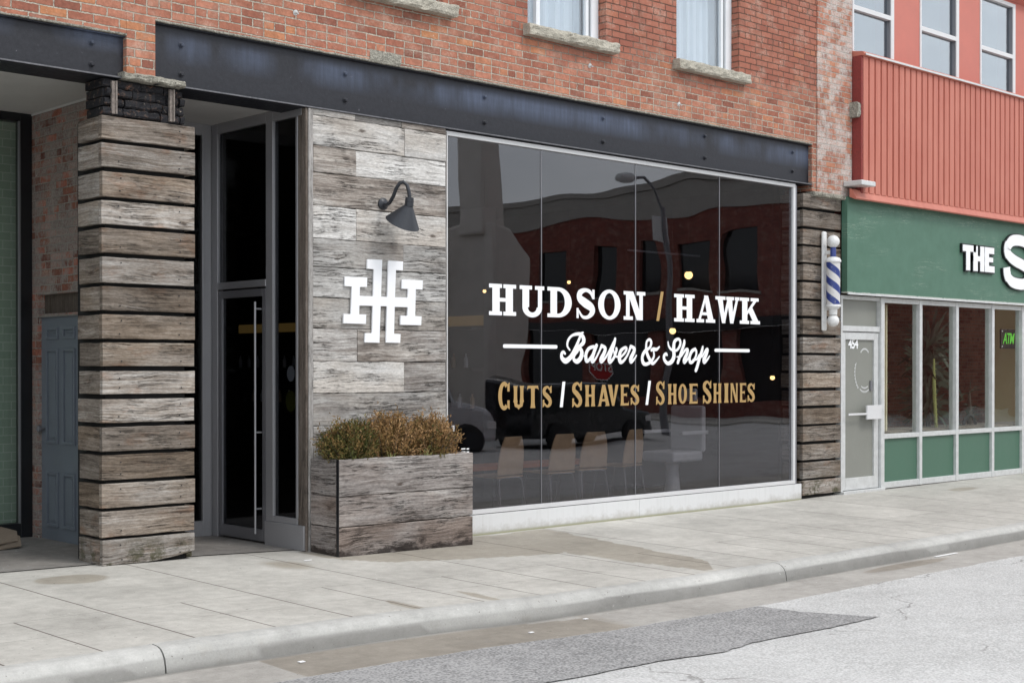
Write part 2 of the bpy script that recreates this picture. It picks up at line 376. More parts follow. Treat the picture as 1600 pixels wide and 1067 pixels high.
wood_mat('wood_slats', [(.032, .024, .019), (.125, .103, .084), (.235, .202, .172), (.44, .415, .385)], warm=(.95, .87, .78), crack=.65, moss=True, dirt=.85, var=.22, rust=.5)
wood_mat('wood_trim', [(.10, .09, .08), (.22, .205, .19), (.31, .295, .28), (.42, .40, .385)], axis='z', crack=.3, dirt=.3)
wood_mat('wood_brown_edge', [(.05, .038, .03), (.10, .08, .065), (.15, .125, .105), (.23, .20, .175)], axis='z', crack=.3)
# steel lintel: near-black blue paint, bluish sky sheen put into colour below top flange
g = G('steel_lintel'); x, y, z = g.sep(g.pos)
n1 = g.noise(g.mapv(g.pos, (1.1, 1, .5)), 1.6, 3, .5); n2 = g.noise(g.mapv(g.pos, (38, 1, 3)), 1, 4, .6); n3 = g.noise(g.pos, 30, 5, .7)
sky_sheen = g.math('MULTIPLY', g.step(z, 3.80, 3.93), g.step(z, 4.07, 3.99)); sky_sheen = g.math('MULTIPLY', sky_sheen, g.step(n1, .38, .55))
sky_sheen = g.math('MULTIPLY', sky_sheen, g.step(n2, .25, .7, .5, 1.))
c = g.mix(g.step(n3, .4, .7), (.012, .013, .018), (.022, .023, .030)); c = g.mix(g.math('MULTIPLY', sky_sheen, .85), c, (.078, .10, .155))
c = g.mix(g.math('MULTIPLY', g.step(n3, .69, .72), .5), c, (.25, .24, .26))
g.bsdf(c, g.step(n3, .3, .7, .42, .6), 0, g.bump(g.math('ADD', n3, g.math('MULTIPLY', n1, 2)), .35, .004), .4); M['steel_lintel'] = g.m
simple('rust_iron', (.20, .17, .15), .8, var=.6, scale=40)
simple('steel_edge', (.12, .12, .13), .6, var=.5, scale=20)
simple('black_frame', (.008, .009, .011), .35, var=.2)
simple('black_void', (.006, .006, .006), .9, var=.1)
simple('aluminium', (.40, .40, .415), .38, .55, var=.06, scale=2)
simple('aluminium_dark', (.22, .22, .235), .4, .5, var=.06, scale=2)
simple('frame_white', (.62, .62, .625), .45, var=.07, scale=3)
g = G('base_panel_white'); x, y, z = g.sep(g.pos); n1 = g.noise(g.pos, 9, 7, .72); n2 = g.noise(g.mapv(g.pos, (30, 1, 2)), 1, 4, .6)
dz = g.step(g.math('ADD', z, g.math('MULTIPLY', g.math('SUBTRACT', n1, .5), .22)), .06, -.03)
c = g.mix(g.math('MULTIPLY', dz, .6), g.mix(g.math('MULTIPLY', g.step(n2, .5, .7), .18), (.66, .665, .665), (.45, .44, .42)), (.30, .275, .23)); c = g.mix(g.step(z, .0, -.022), c, (.30, .30, .20))
M['base_panel_white'] = g.bsdf(c, .45, 0, g.bump(n1, .1, .002), .4)
simple('vinyl_white', (.85, .86, .87), .6, var=.02)
simple('emblem_white', (.84, .845, .86), .45, var=.03, scale=10)
simple('vinyl_gold', (.40, .255, .095), .5, var=.05)
simple('lamp_iron', (.026, .029, .036), .42, .2, var=.2, scale=20)
simple('soffit_paint', (.50, .49, .475), .8, var=.08, scale=3)
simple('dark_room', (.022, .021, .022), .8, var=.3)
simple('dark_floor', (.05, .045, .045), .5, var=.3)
simple('grey_door_paint', (.125, .145, .17), .5, var=.12, scale=5)
simple('soil', (.045, .03, .02), .95, var=.5, scale=30, bump=.8, bd=.01)
simple('pole_blue', (.03, .05, .2), .4, var=.2)
simple('barber_white', (.70, .70, .69), .35, var=.12, scale=22, bump=.2)
simple('window_white', (.74, .77, .79), .45, var=.05)
simple('blind', (.80, .83, .86), .8, var=.05, scale=3)
simple('stone_sill', (.44, .41, .34), .9, var=.38, scale=22, bump=1.0, bd=.02, fine=70)
simple('stone_mortar', (.30, .285, .24), .95, var=.6, scale=30, bump=1, bd=.02)
simple('salmon_stucco', (.50, .17, .135), .8, var=.10, scale=3, bump=.4, bd=.004, fine=90)
g = G('salmon_metal'); n1 = g.noise(g.mapv(g.pos, (9, 1, .7)), 1, 6, .7); n2 = g.noise(g.pos, 1.3, 5, .65); n3 = g.noise(g.mapv(g.pos, (40, 3, 2.5)), 1, 4, .6)
c = g.mix(g.step(n1, .36, .66), (.43, .128, .088), (.50, .17, .12)); c = g.mix(g.math('MULTIPLY', g.step(n2, .45, .68), .35), c, (.56, .235, .18)); c = g.mix(g.math('MULTIPLY', g.step(n3, .60, .72), .35), c, (.25, .075, .055))
M['salmon_metal'] = g.bsdf(c, g.step(n2, .3, .7, .45, .65), 0, g.bump(n2, .15, .01), .4)
simple('salmon_dark', (.22, .035, .03), .8, var=.25, scale=30, bump=.7)
simple('trim_grey', (.60, .61, .605), .5, .25, var=.14, scale=14)
simple('wood_light', (.62, .42, .24), .5, var=.2)
simple('orange_plastic', (.5, .13, .03), .5, var=.1)
simple('steel_chrome', (.6, .6, .62), .2, .9, var=.05)
simple('tan_wall', (.42, .34, .21), .8, var=.08, scale=2)
simple('curtain', (.60, .52, .38), .9, var=.12, scale=9)
simple('door_film', (.22, .225, .20), .45, var=.10, scale=2)
simple('concrete_grey', (.34, .32, .29), .9, var=.15, scale=2, bump=.3, bd=.01)
simple('concrete_pale', (.64, .60, .55), .9, var=.15, scale=2)
simple('cardboard', (.20, .16, .12), .9, var=.2)
simple('paper', (.8, .8, .8), .8, var=.05)
simple('car_black', (.008, .008, .010), .25, var=.1, coat=.6)
simple('car_white', (.6, .6, .62), .3, var=.05, coat=.5)
simple('rubber', (.02, .02, .02), .85, var=.2)
simple('car_glass', (.01, .012, .014), .08)
simple('sign_red', (.45, .02, .02), .5, var=.05)
simple('leaf_dark', (.025, .04, .022), .55, var=.3, scale=10)
simple('cactus_skin', (.36, .36, .13), .7, var=.25, scale=30)
simple('gravel_bed', (.20, .16, .13), .95, var=.6, scale=55, bump=1, bd=.02)
simple('tile_green', (.20, .26, .21), .35, var=.06, scale=3)
glass_mat('glass_shop', (.66, .66, .68), .080, .10, .75, gloss=(.97, .97, 1))
glass_mat('glass_door', (.5, .51, .53), .02, .1, .8)
glass_mat('glass_upper', (.85, .88, .9), .10, .08, 1.2)
glass_mat('glass_red_upper', (.55, .6, .63), .28, .1, 1.2, gloss=(.92, .96, 1))
glass_mat('glass_red_shop', (.93, .95, .93), .035, .12, 1.2)
emit('bulb_warm', (1, .66, .26), 4); emit('glow_shelf', (1, .62, .18), .10); emit('atm_green', (.22, .85, .12), .55); simple('sticker_glow', (.16, .17, .02), .6)
# salmon board paint with fine pale scratches for the fascia
g = G('green_fascia'); p = g.pos
n1 = g.noise(g.mapv(p, (2.2, 1, 46)), 1, 4, .6, .4); n2 = g.noise(g.mapv(p, (1.0, 1, 3)), 1.1, 3, .5); n3 = g.noise(p, 5, 4, .6)
sc = g.math('MULTIPLY', g.step(g.math('ABSOLUTE', g.math('SUBTRACT', n1, .5)), .016, .003), g.step(n2, .51, .60))
c = g.mix(g.step(n3, .3, .7), (.066, .145, .100), (.082, .172, .122)); c = g.mix(g.math('MULTIPLY', sc, .5), c, (.34, .41, .34))
x, y, z = g.sep(p)
peel = g.math('MULTIPLY', g.step(z, 2.412, 2.40), g.step(g.noise(g.mapv(p, (1, 1, 1)), 6, 5, .7), .4, .5)); c = g.mix(peel, c, (.62, .62, .56))
M['green_fascia'] = g.bsdf(c, .55, 0, g.bump(n1, .15, .003), .4)
simple('green_panel', (.062, .14, .095), .5, var=.05, scale=3)
# corrugated and barber stripes
g = G('barber_stripes'); o3 = g.objc(); x, y, z = g.sep(o3)
ang = g.math('DIVIDE', g.math('ARCTAN2', y, x), 2*math.pi)
ph = g.math('FRACT', g.math('ADD', g.math('MULTIPLY', z, 5.4), g.math('MULTIPLY', ang, 2)))
n1 = g.noise(o3, 26, 4, .65)
f = g.step(g.math('ABSOLUTE', g.math('SUBTRACT', ph, .5)), .235, .245)
c = g.mix(f, (.025, .045, .20), (.60, .59, .58))
c = g.mix(g.math('MULTIPLY', g.step(n1, .6, .68), .45), c, (.32, .31, .32))
M['barber_stripes'] = g.bsdf(c, .4, 0, None, .5)
# tile wall (pale green), stacked thin bricks
g = G('tile_wall'); bt = g.n('ShaderNodeTexBrick'); x, y, z = g.sep(g.pos); g.set(bt.inputs['Vector'], g.comb(g.math('ADD', x, y), z, 0))
bt.inputs['Scale'].default_value = 1; bt.inputs['Brick Width'].default_value = .15; bt.inputs['Row Height'].default_value = .075; bt.inputs['Mortar Size'].default_value = .004
bt.inputs['Color1'].default_value = (.26, .33, .27, 1); bt.inputs['Color2'].default_value = (.30, .37, .31, 1); bt.inputs['Mortar'].default_value = (.42, .46, .42, 1)
M['tile_wall'] = g.bsdf(bt.outputs['Color'], .35)
# foliage
g = G('juniper'); rc, _ = g.attr('rnd'); r0, r1, r2 = g.sep(rc)
c = g.ramp(r0, [(0, (.04, .055, .014)), (.35, (.095, .095, .026)), (.6, (.185, .12, .042)), (.85, (.27, .15, .060)), (1, (.34, .21, .10))])
f = g.step(r1, 0, 1, .65, 1.3); c = g.mix(1, c, g.comb(f, f, f), 'MULTIPLY'); M['juniper'] = g.bsdf(c, .75, 0, None, .25)
g = G('grass_blade'); rc, _ = g.attr('rnd'); r0, _a, _b = g.sep(rc)
M['grass_blade'] = g.bsdf(g.mix(r0, (.13, .17, .04), (.36, .31, .14)), .7)

# sidewalk: broom-finished concrete, tooled joints, damp stains from the 'stain' attribute
def concrete(name, a, b, joints=True, stains=True, speck=.5, spots=True, rough=.85):
    g = G(name); x, y, z = g.sep(g.pos)
    n1 = g.noise(g.pos, 1.1, 5, .6); n2 = g.noise(g.pos, 11, 5, .65); n3 = g.noise(g.pos, 85, 4, .75); brm = g.noise(g.mapv(g.pos, (3, 60, 3)), 1, 3, .6)
    v = g.math('ADD', g.math('ADD', g.math('MULTIPLY', n1, .4), g.math('MULTIPLY', n2, .28)), g.math('ADD', g.math('MULTIPLY', n3, .22), g.math('MULTIPLY', brm, .10)))
    c = g.ramp(v, [(.38, tuple(q*.84 for q in a)), (.62, tuple(q*1.04 for q in b))])
    pit = g.step(g.noise(g.mapv(g.pos, (1, 1, 1), (5, 5, 0)), 70, 3, .6), .67, .73); c = g.mix(g.math('MULTIPLY', pit, .45), c, (.15, .14, .125))
    grime = g.math('MULTIPLY', g.step(g.noise(g.mapv(g.pos, (1, 2.2, 1), (3, 0, 8)), 1.7, 7, .72), .52, .72), .16); c = g.mix(grime, c, (.24, .22, .195))
    h = g.math('MULTIPLY', n3, .35)
    if spots:
        sp = g.step(g.noise(g.mapv(g.pos, (1, 1, 1), (2, 9, 0)), 34, 2, .5), .73, .76); c = g.mix(g.math('MULTIPLY', sp, .75), c, (.12, .105, .09))
        sp2 = g.step(g.noise(g.mapv(g.pos, (1, 1, 1), (7, 1, 4)), 21, 2, .5), .745, .76); c = g.mix(g.math('MULTIPLY', sp2, .5), c, (.75, .75, .72))
    if joints:
        wn = g.math('MULTIPLY', g.math('SUBTRACT', g.noise(g.pos, 2.2, 3, .6), .5), .012)
        def line(val, w_): return g.step(g.math('ABSOLUTE', val), w_, w_*.35)
        def per(val, p0, s_): 
            q = g.math('DIVIDE', g.math('SUBTRACT', val, p0), s_); return g.math('MULTIPLY', g.math('SUBTRACT', g.math('FRACT', g.math('ADD', q, .5)), .5), s_)
        xx = g.math('ADD', x, g.math('ADD', wn, g.math('MULTIPLY', g.math('SUBTRACT', 9.5, y), -.035)))
        major = line(per(xx, 3.95, 1.083), .0085); minor = g.math('MULTIPLY', line(per(xx, 4.48, 1.083), .0075), g.math('LESS_THAN', y, 7.86))
        ya = g.math('ADD', y, wn)
        jy = g.math('MAXIMUM', line(g.math('SUBTRACT', ya, 7.86), .004), g.math('MULTIPLY', line(g.math('SUBTRACT', ya, 7.37), .004), .75))
        J = g.math('MAXIMUM', g.math('MAXIMUM', major, minor), g.math('MULTIPLY', jy, .65))
        _id, idc = g.white(g.comb(g.math('FLOOR', g.math('DIVIDE', g.math('SUBTRACT', xx, 3.95), 1.083)), g.math('GREATER_THAN', y, 7.86), 2))
        f = g.step(_id, 0, 1, .95, 1.05); c = g.mix(1, c, g.comb(f, f, g.math('MULTIPLY', f, .995)), 'MULTIPLY')
        c = g.mix(g.math('MULTIPLY', J, .85), c, (.10, .08, .07)); h = g.math('SUBTRACT', h, g.math('MULTIPLY', J, 3))
    r_ = rough
    if stains:
        sc_, sf = g.attr('stain'); s0, s1, s2 = g.sep(sc_)
        s0n = g.step(g.math('ADD', s0, g.math('MULTIPLY', g.math('SUBTRACT', n2, .5), .5)), .35, .62)
        c = g.mix(g.math('MULTIPLY', s0n, .85), c, g.mix(1, c, (.68, .635, .57), 'MULTIPLY'))
        s1n = g.step(g.math('ADD', s1, g.math('MULTIPLY', g.math('SUBTRACT', n2, .5), .6)), .3, .8)
        c = g.mix(g.math('MULTIPLY', s1n, .6), c, (.13, .125, .115))
        r_ = g.math('SUBTRACT', rough, g.math('MULTIPLY', s0n, .2))
    if stains: c = g.mix(g.math('MULTIPLY', s2, .8), c, (.075, .06, .05))
    M[name] = g.bsdf(c, r_, 0, g.bump(h, speck, .004), .3); return M[name]
concrete('sidewalk_concrete', (.385, .370, .338), (.525, .507, .467))
concrete('curb_concrete', (.36, .355, .335), (.50, .495, .47), joints=False)
concrete('gutter_concrete', (.30, .285, .26), (.42, .40, .37), joints=False)
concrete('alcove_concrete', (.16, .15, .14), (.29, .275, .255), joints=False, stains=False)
def asphalt(name, a, b, fine=95, cracks=True):
    g = G(name); n1 = g.noise(g.pos, .7, 5, .6); n3 = g.noise(g.pos, fine, 3, .7); vv = g.vor(g.pos, fine*.55); n2 = g.noise(g.pos, 9, 5, .65)
    v = g.math('ADD', g.math('ADD', g.math('MULTIPLY', n1, .22), g.math('MULTIPLY', n2, .18)), g.math('ADD', g.math('MULTIPLY', n3, .38), g.math('MULTIPLY', vv, .26)))
    c = g.ramp(v, [(.37, a), (.60, b)])
    st = g.noise(g.mapv(g.pos, (.55, 1.6, 1)), 1.3, 6, .7); c = g.mix(g.math('MULTIPLY', g.step(st, .50, .72), .35), c, g.mix(1, c, (.62, .61, .60), 'MULTIPLY'))
    pk = g.step(g.noise(g.mapv(g.pos, (1, 1, 1), (8, 3, 1)), 7, 5, .68), .655, .69); c = g.mix(g.math('MULTIPLY', pk, .6 if not cracks else .25), c, tuple(q*.9 for q in b) if not cracks else tuple(q*.6 for q in b))
    if cracks:
        cv = g.vor(g.mapv(g.pos, (1, 1, 1), (0, 0, 0)), .55, 'DISTANCE_TO_EDGE')
        wv = g.n('ShaderNodeTexVoronoi', feature='DISTANCE_TO_EDGE'); wv.inputs['Scale'].default_value = .6
        wn = g.n('ShaderNodeTexNoise'); wn.inputs['Scale'].default_value = 2.5; wn.inputs['Detail'].default_value = 6; g.set(wn.inputs['Vector'], g.pos)
        va = g.n('ShaderNodeVectorMath', operation='MULTIPLY_ADD'); g.set(va.inputs[0], wn.outputs['Color']); va.inputs[1].default_value = (.7, .7, 0); g.set(va.inputs[2], g.pos)
        g.set(wv.inputs['Vector'], va.outputs[0]); ck = g.step(wv.outputs['Distance'], .009, .003)
        ck = g.math('MULTIPLY', ck, g.step(g.noise(g.pos, .8, 3, .5), .46, .54))
        c = g.mix(g.math('MULTIPLY', ck, .6), c, (.16, .15, .14))
    M[name] = g.bsdf(c, .9, 0, g.bump(g.math('ADD', n3, vv), .5, .006), .25)
asphalt('asphalt_pale', (.33, .328, .318), (.555, .552, .54)); asphalt('asphalt_patch', (.10, .10, .10), (.37, .365, .36), cracks=False)

# ============================================================ THE SETTING
CURB_IN, CURB_OUT, GUT = 6.84, 6.68, 6.10
def curbz(x): return gz(x, CURB_IN)
def stz(x): return curbz(x)-.135
def frange(a, b, s):
    n = max(1, int(round((b-a)/s))); return [a+(b-a)*i/n for i in range(n+1)]
def sheet(name, xs, ys, zf, mat, stain=None, thick=None):
    me = bpy.data.meshes.new(name); nx, ny = len(xs), len(ys)
    vs = [(x, y, zf(x, y)) for y in ys for x in xs]
    fs = [(j*nx+i, j*nx+i+1, (j+1)*nx+i+1, (j+1)*nx+i) for j in range(ny-1) for i in range(nx-1)]
    me.from_pydata(vs, [], fs); at = me.color_attributes.new('stain', 'FLOAT_COLOR', 'POINT')
    d = []
    for v in vs:
        s = stain(v[0], v[1]) if stain else (0, 0)
        d += [s[0], s[1], s[2] if len(s) > 2 else 0, 1]
    at.data.foreach_set('color', d)
    for p in me.polygons: p.use_smooth = True
    o = bpy.data.objects.new(name, me); scene.collection.objects.link(o); me.materials.append(M[mat]); o['kind'] = 'structure'; return o
def ell(x, y, cx, cy, rx, ry, rot=0):
    c, s = math.cos(rot), math.sin(rot); u = ((x-cx)*c+(y-cy)*s)/rx; v = (-(x-cx)*s+(y-cy)*c)/ry
    return max(0, 1-(u*u+v*v)**.5)
def inpoly(x, y, P):
    r = False; j = len(P)-1
    for i in range(len(P)):
        if (P[i][1] > y) != (P[j][1] > y) and x < (P[j][0]-P[i][0])*(y-P[i][1])/(P[j][1]-P[i][1])+P[i][0]: r = not r
        j = i
    return r
slab = [(8.40, 9.45), (9.36, 9.45), (9.12, 8.0), (9.0, 7.2), (8.62, 6.85), (8.44, 7.6), (8.42, 8.5)]
apron = [(6.55, 9.5), (6.6, 8.88), (6.9, 8.66), (7.4, 8.45), (7.9, 8.35), (8.42, 8.2), (8.45, 9.5)]
def st_walk(x, y):
    s = 0
    wx, wy = x+mnoise.noise((x*3, y*3, 0))*.05, y+mnoise.noise((x*3, y*3, 5))*.05
    if inpoly(wx, wy, slab): s = .95
    if inpoly(wx, wy, apron): s = max(s, .85)
    s = max(s, 2*ell(wx, wy, 4.40, 9.08, .34, .24))
    s = max(s, 2.2*ell(wx, wy, 5.66, 6.98, .06, .30, .1), 2.0*ell(wx, wy, 6.33, 7.05, .07, .33, .05))
    s = max(s, 1.3*ell(wx, wy, 16.2, 8.9, .5, .22), .9*ell(wx, wy, 6.05, 8.9, .3, .5))
    d = 0
    if y > 9.36: d = .35*max(0, mnoise.noise((x*4, 1, 1))+.35)
    return min(1, s), d
XS = frange(2.2, 15, .045)+frange(15, 45, .25)[1:]
XS = frange(-60, 2.2, 2)[:-1]+XS+frange(45, 160, 5)[1:]
sheet('sidewalk', XS, frange(CURB_IN, 9.62, .045), gz, 'sidewalk_concrete', st_walk)
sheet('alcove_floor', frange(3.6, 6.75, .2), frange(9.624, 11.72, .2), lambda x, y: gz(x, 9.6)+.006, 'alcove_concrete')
# curb, with a rounded nose; two cast lengths meet at the joints
def curb_run(x0, x1):
    mb = MB(); prof_c = [(CURB_IN, -.30), (CURB_IN, 0.002), (6.80, .003), (6.765, -.001), (6.735, -.012), (6.712, -.032), (6.695, -.060), (6.685, -.10), (6.678, -.15), (6.676, -.30)]
    xs = frange(x0, x1, .08 if x1 < 40 else 2)
    vs = [(x, y+mnoise.noise((x*2.1, z*9, 3))*.006, curbz(x)+z+mnoise.noise((x*2.7, y*20, 0))*.004) for x in xs for y, z in prof_c]
    n = len(prof_c); mb.v = vs
    for i in range(len(xs)-1):
        for k in range(n-1): mb.face((i*n+k, i*n+k+1, (i+1)*n+k+1, (i+1)*n+k))
    mb.face(range(n)); mb.face(reversed(range((len(xs)-1)*n, len(xs)*n)))
    o = mb.build('curb', None, smooth=True); me = o.data
    at = me.color_attributes.new('stain', 'FLOAT_COLOR', 'POINT'); d = []; L = o.location
    for v in me.vertices:
        X, Yv, Z = v.co.x+L.x, v.co.y+L.y, v.co.z+L.z; low = curbz(X)-Z
        s1 = (.55+.6*mnoise.noise((X*.9, 2, 2))) if low > .045 else 0
        if low > .10: s1 += .45
        if low > .05 and 7.2 < X < 15: s1 += .3
        d += [.35 if (Yv < 6.78 and mnoise.noise((X*1.3, 0, 0)) > .1) else 0, max(0, s1), 0, 1]
    at.data.foreach_set('color', d); me.materials.append(M['curb_concrete']); o['kind'] = 'structure'
for a, b in ((-60, 3.765), (3.775, 9.34), (9.35, 15.4), (15.41, 22), (22.01, 160)): curb_run(a, b)
def st_gut(x, y):
    s = 0
    if 4.3 < x < 6.9: s = .75+.3*mnoise.noise((x*2, y*6, 1)) if y < 6.64-.12*max(0, x-6.3) else .3
    if 6.9 <= x < 7.4: s = .5*(7.4-x)/.5
    s = max(s, 1.8*ell(x, y, 10.9, 6.52, .9, .12))
    d = .5*max(0, .2+mnoise.noise((x*1.5, y*8, 2))) + (.6 if y > 6.65 else 0) + (1. if y < 6.135+.02*mnoise.noise((x*6, 1, 1)) else 0)
    return min(1, max(0, s)), min(1, d), (1 if y < 6.128+.022*mnoise.noise((x*5, 1, 1))+.012*mnoise.noise((x*19, 1, 1)) else 0)
GX = frange(-60, 2, 2)[:-1]+frange(2, 16, .045)+frange(16, 160, 2)[1:]
sheet('gutter', GX, frange(GUT-.02, 6.69, .03), lambda x, y: stz(x)-.012*(6.68-y)/.5, 'gutter_concrete', st_gut)
edge = lambda x: mnoise.noise((x*3, 0, 0))*.02+mnoise.noise((x*14, 0, 3))*.008
def road():
    ys = [-150, -80, -40, -20, -12, -6, -3, 0, 2, 3.5, 4.6, 5.4, 5.9, 6.04]
    me = sheet('street', GX, ys+[6.10], lambda x, y: stz(x)+.002-.0, 'asphalt_pale')
    for v in me.data.vertices:
        if v.co.y > 6.05: v.co.y += edge(v.co.x); v.co.z += .004
        elif v.co.y < 5.5: v.co.z += .01*min(5.5-v.co.y, 6)/3
road()
pm = MB(); P = [(x, 6.085+edge(x)) for x in frange(4.0, 8.16, .05)]+[(8.17, 6.07), (8.20, 5.75), (8.40, 5.30), (8.46, 5.27)]
back = [(8.46, 5.27), (7.76, 5.24), (7.0, 5.25), (6.6, 5.17), (6.06, 5.20), (5.39, 5.16), (4.6, 5.20), (3.2, 5.15), (3.2, 6.09), (4.0, 6.09)]
for (a, b), (c, d) in zip(back[:-3], back[1:-2]):
    for i in range(12): t = (i+1)/12; P.append((a+(c-a)*t, b+(d-b)*t+mnoise.noise(((a+(c-a)*t)*9, 1, 1))*.016))
P += back[-2:]
pm.poly([(x, y, stz(x)+.009+.01*max(0, 5.5-y)/3) for x, y in P]); o = pm.build('road_patch', 'asphalt_patch'); o['kind'] = 'structure'
bm = bmesh.new(); bm.from_mesh(o.data); bmesh.ops.triangulate(bm, faces=bm.faces); bm.to_mesh(o.data); bm.free()
o = MB().box(-400, 500, -400, 400, -.9, -.62).build('ground', 'concrete_grey'); o['kind'] = 'structure'

# ============================================================ THE BRICK BUILDING (corner shop block)
B = thing('brick_building', (9, 9.5, 0), 'old red brick building with black steel lintels over a dark barber shop window', 'building')
YW = 9.475                                # face of the brickwork
WIN = [(0.45, 1.55), (2.65, 3.75), (4.85, 5.95), (7.03, 8.10), (9.14, 10.22), (11.30, 12.36)]; WZ0, WZ1 = 4.715, 6.75
mb = MB(); grid_wall(mb, -6, 13.83, 3.955, 8.4, YW, YW+.34, [(a, b, WZ0, WZ1) for a, b in WIN]+[(5.03, 13.84, 3.9, 4.105)])
mb.build('upper_wall', 'brick_red', B)
MB().box(13.832, 14.552, YW-.012, YW+.5, 3.55, 8.4).build('corner_pilaster', 'brick_whitewashed', B)
MB().box(13.745, 13.829, YW+.004, YW+.4, 3.56, 4.103).build('lintel_bearing_brickwork', 'brick_red', B)
m_ = MB().box(5.028, 5.262, YW-.003, YW+.3, 3.675, 4.12); m_.build('pier_brickwork', 'brick_red', B)
def rough_block(mb, x0, x1, y0, y1, z0, z1, amp=.012, n=.05):
    xs = frange(x0, x1, n); zs = [z0, z0+(z1-z0)*.2, (z0+z1)/2, z1-(z1-z0)*.2, z1]
    b = len(mb.v); nx = len(xs)
    for j, z in enumerate(zs):
        for x in xs:
            e = 0 if j in (0, 4) else -.5
            mb.v.append((x, y0+amp*(e+.9*mnoise.noise((x*9, z*14, 1))+.5*mnoise.noise((x*30, z*40, 2))), z+amp*.45*mnoise.noise((x*12, j, 4))))
    for j in range(4):
        for i in range(nx-1): q = b+j*nx+i; mb.face((q, q+1, q+nx+1, q+nx))
    back = len(mb.v)
    for x in xs: mb.v.append((x, y1, z1))
    for x in xs: mb.v.append((x, y1, z0))
    for i in range(nx-1):
        mb.face((b+4*nx+i, b+4*nx+i+1, back+i+1, back+i)); mb.face((back+nx+i, back+nx+i+1, b+i+1, b+i))
    mb.face([b+j*nx for j in range(5)]+[back, back+nx]); mb.face([b+j*nx+nx-1 for j in (4, 3, 2, 1, 0)]+[back+2*nx-1, back+nx-1])
# mortar bed and squeezed-out mortar over the lintels, broken ledge stone on the pier
mb = MB()
rough_block(mb, 5.262, 13.75, YW-.001, YW+.04, 4.094, 4.112, .010, .06); rough_block(mb, -2, 5.028, YW-.001, YW+.04, 3.946, 3.962, .010, .06)
rough_block(mb, 4.985, 5.50, YW-.035, YW+.1, 3.622, 3.672, .03, .035); rough_block(mb, 7.28, 7.62, YW-.005, YW+.02, 4.10, 4.20, .01, .03)
rough_block(mb, 13.755, 14.395, YW-.02, YW+.1, 3.50, 3.556, .03, .04)
mb.build('mortar_bed', 'stone_mortar', B)
# windows upstairs
def up_window(a, b):
    fr = MB(); Y = YW+.11
    fr.box(a, b, Y-.01, Y+.07, WZ0, WZ0+.055); fr.box(a-.0, b+.0, Y-.05, Y-.012, WZ0-.002, WZ0+.03)
    fr.box(a, a+.05, Y-.005, Y+.07, WZ0+.056, WZ1-.06); fr.box(b-.10, b, Y-.005, Y+.07, WZ0+.056, WZ1-.06); fr.box(a, b, Y-.01, Y+.07, WZ1-.059, WZ1)
    fr.box(a+.051, b-.101, Y+.003, Y+.06, 5.70, 5.76); fr.box(b-.165, b-.125, Y+.01, Y+.055, WZ0+.06, WZ1-.062)
    f = fr.build('window', 'window_white', B)
    sh = MB().box(b-.124, b-.102, Y+.02, Y+.06, WZ0+.058, WZ1-.062); sh.build('window_track', 'aluminium_dark', f)
    MB().box(a+.05, b-.165, Y+.04, Y+.046, WZ0+.056, WZ1-.06).build('pane', 'glass_upper', f)
    cu = MB(); nn = 44; ph = rnd.random()*9
    for i in range(nn):
        xa, xb = a+.03+(b-a-.08)*i/nn, a+.03+(b-a-.08)*(i+1)/nn; fy = lambda q: Y+.15+.020*math.sin(q*38+ph)+.012*math.sin(q*91+ph)
        cu.poly([(xa, fy(xa), WZ0+.0), (xb, fy(xb), WZ0+.0), (xb, fy(xb)+.01, WZ1), (xa, fy(xa)+.01, WZ1)])
    cu.build('curtain', 'blind', f, smooth=True)
    if a > 9 and a < 10: MB().box(a+.22, a+.27, Y+.0, Y+.05, WZ0+.06, 5.69).build('sash_stile', 'window_white', f)
    sl = MB(); rough_block(sl, a-.06, b+.10, YW-.085, YW+.10, WZ0-.105, WZ0-.004, .026, .045); sl.build('window_sill', 'stone_sill', f)
for a, b in WIN: up_window(a, b)
mb = MB(); rough_block(mb, 14.50, 14.66, YW-.11, YW+.2, 4.50, 4.68, .03, .04); mb.build('corner_stone', 'stone_mortar', B)
# steel lintels (channels: web, thin flange lips), bolts
def lintel(x0, x1, z0, z1, bolts):
    mb = MB(); mb.box(x0, x1, YW+.050, YW+.062, z0+.016, z1-.016)
    mb.box(x0, x1, YW+.018, YW+.062, z1-.016, z1)
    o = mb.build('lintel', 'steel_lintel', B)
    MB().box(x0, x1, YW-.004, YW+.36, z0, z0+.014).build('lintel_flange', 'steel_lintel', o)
    MB().box(x0, x1, YW-.0065, YW-.0045, z0+.002, z0+.0125).build('flange_edge', 'steel_edge', o)
    for (bx, bz) in bolts:
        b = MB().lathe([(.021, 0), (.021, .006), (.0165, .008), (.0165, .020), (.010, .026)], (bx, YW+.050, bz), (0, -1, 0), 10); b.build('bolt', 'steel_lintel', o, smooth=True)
    return o
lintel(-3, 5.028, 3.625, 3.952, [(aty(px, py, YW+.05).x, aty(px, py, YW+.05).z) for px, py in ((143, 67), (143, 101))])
lintel(5.262, 13.74, 3.625, 4.100, [(aty(px, py, YW+.05).x, aty(px, py, YW+.05).z) for px, py in ((283, 71), (283, 117), (539, 116), (539, 157), (757, 152), (757, 192), (942, 185), (942, 222), (1101, 213), (1101, 247), (1238, 238), (1238, 268))])
